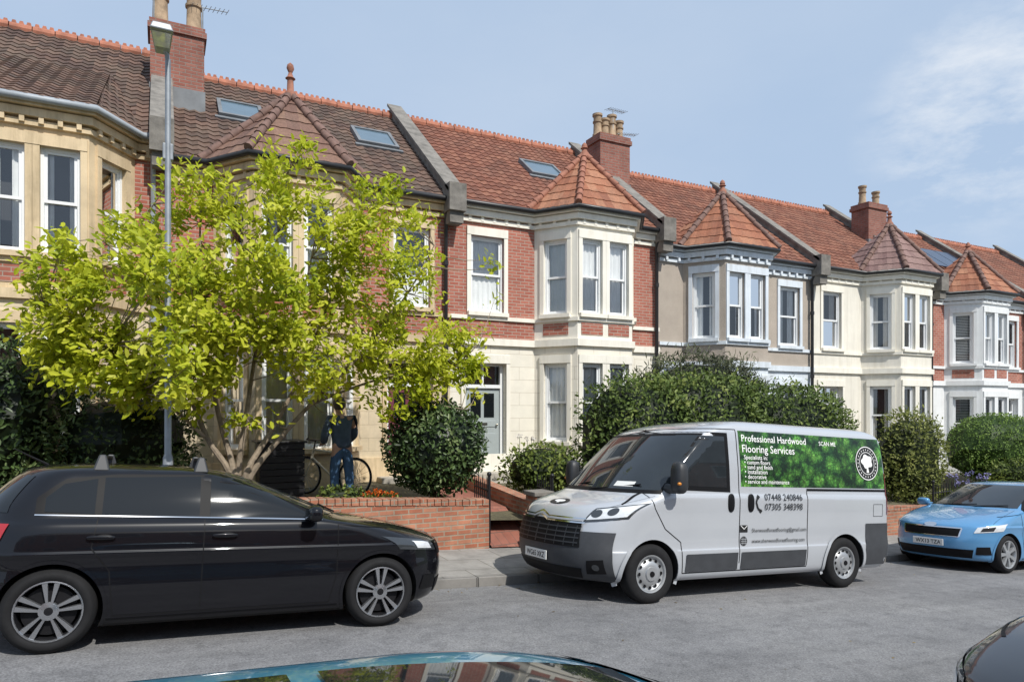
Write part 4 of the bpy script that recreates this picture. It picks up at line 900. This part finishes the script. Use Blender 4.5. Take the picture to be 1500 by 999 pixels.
for sg in (1,-1):
    S=van.S(sg)
    m=MB(); sidewin(m,van,sg,[(.46,1.30),(1.68,1.33)],[(.46,2.05),(1.06,2.045),(1.2,1.93),(1.68,1.38)],.003,.46,1.66,36,8); obj('window_trim',m,trimb,t,smooth=True,recalc=False)
    m=MB(); sidewin(m,van,sg,[(.52,1.36),(1.6,1.38)],[(.52,2.0),(1.04,2.0),(1.17,1.88),(1.6,1.42)],.006,.52,1.26,30,8); obj('side_window',m,wsgl,t,smooth=True,recalc=False)
    m=MB(); sidewin(m,van,sg,[(1.3,1.40),(1.6,1.40)],[(1.3,1.74),(1.6,1.42)],.006,1.3,1.58,12,4); obj('quarter_window',m,wsgl,t,smooth=True,recalc=False)
    m=MB()
    for x in (.31,): sideline(m,van,sg,[(x,2.1),(x,.42)],.012)
    sideline(m,van,sg,[(-.93,1.33),(-.93,.34)],.012); sideline(m,van,sg,[(.31,.33),(-.93,.33)],.012); sideline(m,van,sg,[(1.72,1.28),(1.66,1.1),(1.5,.86),(1.26,.7),(1.22,.33),(.31,.33)],.011); sideline(m,van,sg,[(-.93,1.345),(-2.6,1.345)],.03,.006); sideline(m,van,sg,[(1.72,1.28),(2.05,1.14)],.01); sideline(m,van,sg,[(.31,2.1),(1.0,2.09),(1.72,1.30)],.01)
    sideline(m,van,sg,[(-2.30,1.15),(-2.50,1.15),(-2.50,.98),(-2.30,.98),(-2.30,1.15)],.006)
    obj('door_seam',m,trimb,t,smooth=True,recalc=False)
    for a,b in (((.34,.45),(1.18,.45)),((-.9,.45),(.28,.45))):
        m=MB(); sideline(m,van,sg,[a,b],.21,.012); obj('side_moulding',m,plast,t,smooth=True,recalc=False)
    m=MB(); patch(m,S,lambda s,tt:(lerp(-2.6,-2.13,s),lerp(.3,.88,tt)),8,6,.008); patch(m,van.B,q4([(sg*.3,.3),(sg*1,.3),(sg*1,.88),(sg*.3,.7)]),10,4,.008); obj('rear_bumper',m,plast,t,smooth=True,recalc=False)
    m=MB(); patch(m,S,lambda s,tt:(lerp(-2.62,.27,s),lerp(1.375,2.09,tt)),60,8,.003); pn=obj('graphic_panel',m,folm,t,smooth=True,recalc=False)
    if sg>0: gp=pn
    for hx in (.46,.12):
        m=MB(); m.blob((hx,sg*1.035,1.17),(.055,.02,.115),2.6); obj('door_handle',m,trimb,t,smooth=True)
    m=MB(); m.blob((1.42,sg*1.17,1.47),(.085,.10,.19),3.2); m.tube([(1.45,sg*.98,1.34),(1.43,sg*1.12,1.33)],[.06,.05],8); mo=obj('mirror',m,barm,t,smooth=True); m=MB(); m.blob((1.365,sg*1.17,1.48),(.04,.085,.165),3.5); obj('mirror_glass',m,cargl,mo,smooth=True)
    m=MB(); m.blob((1.48,sg*1.245,1.40),(.03,.02,.02),2.5,nu=8,nv=6); obj('indicator',m,orangel,mo,smooth=True)
    m=MB(); patch(m,van.F,q4([(sg*.43,.925),(sg*.86,.985),(sg*.92,1.165),(sg*.48,1.085)]),16,6,.007); hl=obj('headlight',m,lampd,t,smooth=True,recalc=False)
    m=MB(); patch(m,van.F,q4([(sg*.455,.95),(sg*.83,1.005),(sg*.885,1.145),(sg*.50,1.07)]),16,4,.011); obj('lamp_lens',m,lampg,hl,smooth=True,recalc=False)
    for q0 in (.53,.67):
        m=MB(); patch(m,van.F,lambda s,tt:(sg*(q0+.05*tt*math.cos(2*PI*s)),1.025+(q0-.53)*.2+.042*tt*math.sin(2*PI*s)),18,2,.015); obj('lamp_bowl',m,lampd,hl,smooth=True,recalc=False)
    m=MB(); patch(m,van.F,q4([(sg*.50,.35),(sg*.69,.36),(sg*.68,.52),(sg*.52,.50)]),6,4,.018); fgl=obj('fog_recess',m,trimb,t,smooth=True,recalc=False)
    m=MB(); patch(m,van.F,lambda s,tt:(sg*(.60+.035*tt*math.cos(2*PI*s)),.43+.035*tt*math.sin(2*PI*s)),18,2,.024); obj('fog_lamp',m,lampd,fgl,smooth=True,recalc=False)
    m=MB(); patch(m,van.F,q4([(sg*.56,1.09),(sg*.566,1.09),(sg*.80,1.245),(sg*.794,1.245)]),1,16,.003); obj('bonnet_seam',m,trimb,t,smooth=True,recalc=False)
    m=MB(); patch(m,van.B,q4([(sg*.75,1.0),(sg*.98,1.0),(sg*.98,1.6),(sg*.75,1.6)]),6,6,.006); obj('tail_light',m,redl,t,smooth=True,recalc=False)
m=MB(); patch(m,van.F,q4([(-.76,.27),(.76,.27),(.78,.82),(-.78,.82)]),40,10,.014); obj('front_bumper',m,plast,t,smooth=True,recalc=False)
m=MB(); patch(m,van.F,q4([(-.46,.64),(.46,.64),(.43,.93),(-.43,.93)]),24,5,.022); gr=obj('grille',m,trimb,t,smooth=True,recalc=False)
m=MB()
for z in (.68,.735,.79,.845): patch(m,van.F,q4([(-.44,z),(.44,z),(.44,z+.014),(-.44,z+.014)]),24,1,.03)
for q in range(9): patch(m,van.F,q4([(-.4+q*.1-.004,.65),(-.4+q*.1+.004,.65),(-.4+q*.1+.004,.88),(-.4+q*.1-.004,.88)]),1,4,.028)
obj('grille_slats',m,barm,gr,smooth=True,recalc=False)
m=MB()
for z in (.905,.95):
    patch(m,van.F,q4([(-.46,z),(-.06,z),(-.06,z+.016),(-.46,z+.016)]),16,1,.03); patch(m,van.F,q4([(.06,z),(.46,z),(.46,z+.016),(.06,z+.016)]),16,1,.03)
    patch(m,van.F,q4([(-.07,z),(0,z+.045),(0,z+.065),(-.07,z+.02)]),4,1,.034); patch(m,van.F,q4([(.07,z),(0,z+.045),(0,z+.065),(.07,z+.02)]),4,1,.034)
obj('chevron_badge',m,chrome,gr,smooth=True,recalc=False)
m=MB(); patch(m,van.F,q4([(-.44,.30),(.44,.30),(.46,.41),(-.46,.41)]),16,3,.02); obj('air_intake',m,trimb,t,smooth=True,recalc=False)
m=MB(); patch(m,van.F,q4([(-.84,1.27),(.84,1.27),(.80,2.03),(-.80,2.03)]),30,12,.004); wt=obj('windscreen_trim',m,trimb,t,smooth=True,recalc=False)
m=MB(); patch(m,van.F,q4([(-.79,1.31),(.79,1.31),(.76,1.99),(-.76,1.99)]),30,12,.007); ws=obj('windscreen',m,wsgl,wt,smooth=True,recalc=False)
m=MB(); patch(m,van.F,q4([(.22,1.34),(.44,1.34),(.44,1.40),(.22,1.40)]),6,2,.009); obj('dashboard_paper',m,paperm,wt,smooth=True,recalc=False)
m=MB()
for a,b in ((-.6,-.02),(.02,.6)): m.tube([van.F(a*.9,1.28)+V((.03,0,.01)),van.F(b*.9,1.36)+V((.03,0,.015))],.01,5)
obj('wiper',m,trimb,wt)
m=MB(); patch(m,van.F,lambda s,tt:(.02+.085*tt*math.cos(2*PI*s),1.13+.03*tt*math.sin(2*PI*s)),24,2,.006); bd=obj('bonnet_badge',m,inkb,t,smooth=True,recalc=False)
m=MB(); patch(m,van.F,lambda s,tt:(.02+.045*tt*math.cos(2*PI*s),1.133+.012*tt*math.sin(2*PI*s)),24,2,.009); patch(m,van.F,lambda s,tt:(.02+.012*(2*s-1),lerp(1.112,1.125,tt)),2,2,.009); obj('badge_mark',m,inkw,bd,smooth=True,recalc=False)
plate(t,van,'WG65 XKZ',.50,True)
def vtext(s,x,z,w,mat,bold=.0,off=.007,parent=None,height=None):
    y=van.y(x-.2,z)+off; y2=van.y(x-.2,z+.1)+off; up=V((0,y2-y,.1)).normalized(); n=V((-1,0,0)).cross(up)
    mt=Matrix((V((-1,0,0)),up,n)).transposed().to_4x4(); mt.translation=V((x,y,z)); text(s,w,mt,mat,parent or t,bold=bold,height=height)
pn=gp
vtext('Professional Hardwood',.22,1.955,1.2,inkw,.006,parent=pn); vtext('Flooring Services',.22,1.815,.96,inkw,.006,parent=pn)
for i,(s,w) in enumerate((('Specialists in:',.42),('• custom floors',.46),('• sand and finish',.5),('• installation',.4),('• decorative',.38),('• service and maintenance',.8))): vtext(s,.20,1.725-i*.062,w,inkw,.004,parent=pn)
vtext('SCAN ME',-1.24,1.955,.34,inkw,.006,parent=pn)
vtext('07448 240846',-.12,1.205,.70,inkb,.0,.012); vtext('07305 348398',-.12,1.08,.70,inkb,.0,.012); vtext('Sherwoodforestflooring@gmail.com',.10,.80,1.0,inkb,.004,.012); vtext('www.sherwoodforestflooring.com',.10,.665,.97,inkb,.004,.012)
def vshape(g,nu,nv,off,mat,name,par): m=MB(); patch(m,van.S(1),g,nu,nv,off); return obj(name,m,mat,par,smooth=True,recalc=False)
lg=vshape(lambda s,q:(-2.22+.25*q*math.cos(2*PI*s),1.735+.25*q*math.sin(2*PI*s)),32,2,.006,inkb,'round_emblem',pn)
for r0,r1 in ((.230,.242),(.155,.163)): vshape(lambda s,q:(-2.22+lerp(r0,r1,q)*math.cos(2*PI*s),1.735+lerp(r0,r1,q)*math.sin(2*PI*s)),40,1,.008,inkw,'emblem_ring',pn)
vshape(lambda s,q:(-2.22+.115*q*math.cos(2*PI*s)*(1+.12*math.cos(10*PI*s)),1.76+.095*q*math.sin(2*PI*s)*(1+.12*math.cos(10*PI*s))),40,2,.009,inkw,'emblem_tree',pn)
vshape(lambda s,q:(-2.22+lerp(-.018,.018,s)*(1.5-q),lerp(1.60,1.70,q)),3,3,.010,inkw,'emblem_trunk',pn)
for k in range(24):
    a=2*PI*k/24; vshape(lambda s,q:(-2.22+.195*math.cos(a)+.006*(2*s-1),1.735+.195*math.sin(a)+.011*(2*q-1)),2,2,.009,inkw,'emblem_letter',pn)
m=MB(); patch(m,van.S(1),q4([(.30,.80),(.17,.80),(.17,.89),(.30,.89)]),4,3,.005); ic=obj('envelope_icon',m,inkb,t,recalc=False); m=MB()
for a,b in (((.29,.885),(.235,.84)),((.235,.84),(.18,.885))): sideline(m,van,1,[a,b],.008,.008)
obj('envelope_flap',m,inkw,ic,recalc=False)
vshape(lambda s,q:(.235+.06*q*math.cos(2*PI*s),.69+.06*q*math.sin(2*PI*s)),24,2,.005,inkb,'globe_icon',t)
m=MB()
for z in (.665,.69,.715): sideline(m,van,1,[(.285,z),(.185,z)],.005,.008)
for x in (.205,.235,.265): sideline(m,van,1,[(x,.64),(x,.74)],.005,.008)
obj('globe_lines',m,psilver,t,recalc=False)
m=MB(); sideline(m,van,1,[(.0,1.25),(.03,1.18),(-.0,1.10),(-.06,1.06)],.028,.006); sideline(m,van,1,[(.01,1.26),(-.025,1.23)],.04,.007); sideline(m,van,1,[(-.065,1.08),(-.035,1.05)],.04,.007); obj('phone_icon',m,inkb,t,recalc=False)
place(t,6.74,6.3+1.03,-1,2*wx,.9)
# ---------------------------------------------------------------- lamp post
v=9.5; ul=U(246,v); zb=zp(ul,9.5); zt=ZP(246,88,v)
t=thing('street_lamp','tall grey street lamp post with flat lantern rising beside the tree','street lamp',(ul,v,zb))
m=MB(); m.tube([(ul,v,zb-.1),(ul,v,zb+1.3),(ul,v,zb+1.35),(ul,v,zt)],[.06,.06,.042,.033],12); obj('post',m,steel,t,smooth=True,sharp=50)
m=MB(); m.tube([(ul,v,zt-.05),(ul-.01,v-.02,zt+.05),(ul-.05,v-.08,zt+.1)],.028,8); obj('bracket',m,steel,t,smooth=True)
m=MB(); L=lambda du,dv,dz:(ul-.06+du,v-.04+dv,zt+.08+dz)
m.hexa([L(-.08,.05,-.03),L(-.14,-.42,.06),L(.12,-.42,.06),L(.08,.05,-.03)],[L(-.07,.05,.07),L(-.11,-.4,.15),L(.09,-.4,.15),L(.06,.05,.07)]); ln=obj('lantern',m,steel,t,bevel=.015)
m=MB(); m.face([L(-.085,-.1,-.004),L(-.115,-.37,.046),L(.095,-.37,.046),L(.075,-.1,-.004)]); obj('lamp_glass',m,lampg,ln,recalc=False)
m=MB(); m.box(ul-.06,ul+.06,v-.02,v+.09,zb+5.0,zb+5.2); obj('sensor_box',m,steel,t,bevel=.01)
# bin store
a,b=U(380,11.6),U(446,11.6); t=thing('bin_store','black slatted bin store under the tree beside the bicycle','bin store',((a+b)/2,11.6,zg(a,11.6)))
zz=zg(a,11.6); m=MB(); m.box(a+.02,b-.02,11.62,12.3,zz-.1,ZP(410,648,11.6)-.02); obj('carcass',m,iron,t)
m=MB(); n=9
for i in range(n): m.box(a,b,11.58,11.615,lerp(zz,ZP(410,648,11.6),i/n),lerp(zz,ZP(410,648,11.6),(i+1)/n)-.012)
obj('slat_panel',m,iron,t); m=MB(); m.box(a-.04,b+.04,11.54,12.35,ZP(410,648,11.6)-.015,ZP(410,648,11.6)+.02); obj('lid',m,iron,t,bevel=.006)
# bicycle
t=thing('bicycle','bicycle standing behind the low wall beside the person','bicycle',(2.6,12.2,.6),None,False)
def ring(m,c,r,rt):
    m.grid([[V(c)+V(((r+rt*math.cos(2*PI*j/6))*math.cos(2*PI*i/32),rt*math.sin(2*PI*j/6),(r+rt*math.cos(2*PI*j/6))*math.sin(2*PI*i/32))) for j in range(6)] for i in range(33)],True)
for x in (-.52,.52):
    m=MB(); ring(m,(x,0,.34),.325,.018); w=obj('wheel',m,tyrem,t,smooth=True); m=MB(); ring(m,(x,0,.34),.30,.008)
    for k in range(16): a=2*PI*k/16; m.tube([(x,0,.34),(x+.3*math.cos(a),0,.34+.3*math.sin(a))],.0025,4)
    obj('rim',m,steel,w)
bkm=M('cream_bicycle_paint',(.6,.56,.45),.35,.1); m=MB(); bb=(-.1,0,.29);st=(-.22,0,.82);hd=(.36,0,.80)
for a,b,r in ((bb,st,.018),(bb,(.40,0,.66),.02),((-.2,0,.74),hd,.018),((-.52,0,.34),bb,.012),((-.52,0,.34),(-.19,0,.72),.01),(hd,(.40,0,.64),.022),((.4,0,.64),(.52,0,.34),.013)): m.tube([a,b],r,8)
obj('frame',m,bkm,t,smooth=True)
m=MB(); m.tube([hd,(.34,0,.95)],.014,6); m.tube([(.28,-.28,1.0),(.38,-.2,.97),(.34,0,.96),(.38,.2,.97),(.28,.28,1.0)],.013,6); obj('handlebar',m,iron,t,smooth=True)
m=MB(); m.tube([st,(-.24,0,.93)],.013,6); m.blob((-.24,0,.95),(.14,.07,.03),2.3); obj('saddle',m,trimb,t,smooth=True)
m=MB(); m.lathe([(.09,-.01),(.09,.01)],16,Matrix.Translation(bb)@Matrix.Rotation(PI/2,4,'X'),True); m.tube([(-.1,-.06,.29),(-.02,-.06,.15)],.01,5); m.tube([(-.1,.06,.29),(-.18,.06,.43)],.01,5); obj('crank',m,steel,t)
bu=U(482,12.15); t.matrix_world=Matrix.Translation((bu,12.15,zg(bu,12.15)+.02))@Matrix.Rotation(math.radians(132),4,'Z')@Matrix.Rotation(math.radians(4),4,'X')
# person
skin=M('skin',(.5,.3,.22),.5,var=.05); jacket=M('blue_grey_jacket',(.07,.105,.16),.85,var=.25,vs=8); jeans=M('blue_jeans',(.05,.11,.21),.85,var=.25,vs=10); hair=M('grey_hair',(.10,.085,.07),.8,var=.3,vs=20); shoe=M('dark_shoe',(.03,.028,.025),.6)
def skinmesh(name,pts,edges,mat,parent,extra=None):
    me=bpy.data.meshes.new(name); me.from_pydata([p[:3] for p in pts],edges,[]); o=bpy.data.objects.new(name,me); COL.objects.link(o)
    md=o.modifiers.new('s','SKIN'); md.use_smooth_shade=True
    for i,p in enumerate(pts):
        q=me.skin_vertices[0].data[i]; q.radius=(p[3],p[3]*(p[4] if len(p)>4 else 1)); q.use_root=(i==0)
    sb=o.modifiers.new('u','SUBSURF'); sb.levels=2; sb.render_levels=2
    m2=evalmesh(o); bpy.data.objects.remove(o)
    if extra:
        bm=bmesh.new(); bm.from_mesh(m2); e=bpy.data.meshes.new('e'); e.from_pydata(extra.v,[],extra.f); bm.from_mesh(e); bm.to_mesh(m2); bm.free()
    for p in m2.polygons: p.use_smooth=True
    m2.materials.clear(); m2.materials.append(mat); m2.name=name
    o=bpy.data.objects.new(name,m2); COL.objects.link(o); o.parent=parent; ORG[o.name]=V((0,0,0)); return o
pp=[(0,0,.95,.13),(.02,0,1.12,.125),(.06,0,1.30,.14),(.09,0,1.45,.06),(.11,0,1.52,.055),(.14,0,1.60,.088),(.15,0,1.69,.085)]
arms=[]
for sg in (1,-1):
    arms+=[(.06,sg*.19,1.40,.06),(.08,sg*.27,1.13,.047),(.28,sg*.21,1.0,.035),(.35,sg*.20,.98,.038)]
legs=[]
for sg in (1,-1): legs+=[(0,sg*.1,.86,.09),(.04-.05*(sg<0),sg*.12,.48,.062),(-.0-.08*(sg<0),sg*.12,.09,.042),(.13-.08*(sg<0),sg*.14,.04,.036)]
t=thing('person','person in a dark blue jacket and jeans standing with the bicycle','person',(3,12,.5),None,False)
ed=[(0,1),(1,2),(2,3),(3,4),(4,5),(5,6)]; al=pp+arms+legs
for k in (7,11): ed+=[(2,k),(k,k+1),(k+1,k+2),(k+2,k+3)]
for k in (15,19): ed+=[(0,k),(k,k+1),(k+1,k+2),(k+2,k+3)]
ex=MB()
for k in (10,14):
    c=V(al[k][:3]); sg=1 if c.y>0 else -1
    for j,(yy,ln) in enumerate(((-.03,.075),(-.01,.085),(.01,.08),(.03,.06))): ex.tube([c+V((.02,yy,0)),c+V((.02+ln*.5,yy,-.015)),c+V((.02+ln*.75,yy,-.05))],[.01,.009,.007],6)
    ex.tube([c+V((-.01,-sg*.03,0)),c+V((.03,-sg*.06,-.02)),c+V((.05,-sg*.06,-.045))],[.011,.01,.008],6)
hx=-.13
ex.blob((.375+hx,0,1.61),(.02,.014,.028),2,nu=8,nv=6)
for sg in (1,-1): ex.blob((.27+hx,sg*.09,1.62),(.025,.012,.035),2,nu=8,nv=6); ex.blob((.352+hx,sg*.032,1.645),(.012,.014,.010),2,nu=8,nv=6)
ex.blob((.358+hx,0,1.565),(.012,.028,.008),2,nu=8,nv=6)
skinmesh('body',al,ed,skin,t,ex)
jp=[(0,0,.88,.175),(.01,0,1.02,.17),(.03,0,1.14,.17),(.065,0,1.31,.185),(.09,0,1.44,.095)]+[(a,b,c,r+.026) for a,b,c,r in arms[:3]]+[(a,b,c,r+.026) for a,b,c,r in arms[4:7]]
skinmesh('jacket',jp,[(0,1),(1,2),(2,3),(3,4),(3,5),(5,6),(6,7),(3,8),(8,9),(9,10)],jacket,t)
jq=[(0,0,.97,.14),(0,0,.9,.14)]+[(a,b,c,r+.022) for a,b,c,r in legs[:3]]+[(a,b,c,r+.022) for a,b,c,r in legs[4:7]]
skinmesh('jeans',jq,[(0,1),(1,2),(2,3),(3,4),(1,5),(5,6),(6,7)],jeans,t)
m=MB(); m.blob((.115,0,1.665),(.108,.103,.125),2.2); obj('hair',m,hair,t,smooth=True)
for sg in (0,1):
    a=legs[2+4*sg]; m=MB(); m.blob((a[0]+.06,a[1],.05),(.14,.052,.05),2.6); obj('shoe',m,shoe,t,smooth=True)
up_=U(501,11.55); t.matrix_world=Matrix.Translation((up_,11.55,zg(up_,11.55)+.0))@Matrix.Rotation(math.radians(100),4,'Z')
# ---------------------------------------------------------------- light, sky, camera
el_=math.radians(49); az=V((.20,-.98)).normalized(); sd=V((az.x*math.cos(el_),az.y*math.cos(el_),math.sin(el_))); elev=el_; rot=math.atan2(sd.x,sd.y)
w=bpy.data.worlds.new('World'); sc.world=w; w.use_nodes=True; nt=w.node_tree; bg=nt.nodes['Background']
sky=nd(nt,'ShaderNodeTexSky',sky_type='NISHITA',sun_disc=False); sky.sun_elevation=elev; sky.sun_rotation=rot; sky.dust_density=1.2; sky.air_density=1.0; sky.ozone_density=1.5
tc=nd(nt,'ShaderNodeTexCoord').outputs['Generated']
base=mixc(nt,.87,sky.outputs[0],(3.2,4.1,5.4))
mp=nd(nt,'ShaderNodeMapping'); mp.inputs['Scale'].default_value=(1,1,2.4); nt.links.new(tc,mp.inputs[0])
n1=nz(nt,mp.outputs[0],5.5,9,.65); r1=ramp(nt,n1.outputs[0],[(.44,(0,0,0)),(.68,(.85,)*3)])
dt=nd(nt,'ShaderNodeVectorMath',operation='DOT_PRODUCT'); cd=V((1.09,.57,.43)).normalized(); dt.inputs[1].default_value=cd; nt.links.new(tc,dt.inputs[0])
r2=ramp(nt,dt.outputs['Value'],[(.990,(0,0,0)),(.998,(1,1,1))])
ml=nd(nt,'ShaderNodeMath',operation='MULTIPLY'); nt.links.new(r1.outputs[0],ml.inputs[0]); nt.links.new(r2.outputs[0],ml.inputs[1])
n2=nz(nt,mp.outputs[0],1.3,8,.55); r3=ramp(nt,n2.outputs[0],[(.40,(.0,)*3),(.75,(.22,)*3)])
mx=nd(nt,'ShaderNodeMath',operation='MAXIMUM'); nt.links.new(ml.outputs[0],mx.inputs[0]); nt.links.new(r3.outputs[0],mx.inputs[1])
cl=mixc(nt,mx.outputs[0],base,(5.6,5.9,6.3)); nt.links.new(cl,bg.inputs[0]); bg.inputs[1].default_value=.15
s=bpy.data.lights.new('sun','SUN'); s.energy=4.5; s.angle=math.radians(.6); s.color=(1,.965,.9); so=bpy.data.objects.new('sun',s); COL.objects.link(so); so.rotation_euler=sd.to_track_quat('Z','Y').to_euler(); so.location=(0,-10,20)
cam=bpy.data.cameras.new('camera'); cam.lens=24; cam.sensor_width=36; cam.shift_y=.067; cam.clip_end=3000; cam.clip_start=.05
co=bpy.data.objects.new('camera',cam); COL.objects.link(co); co.location=(0,0,2.0); co.rotation_euler=(PI/2,0,-math.atan2(SN,CS)); sc.camera=co
sc.view_settings.view_transform='Standard'; sc.view_settings.look='None'; sc.view_settings.exposure=0
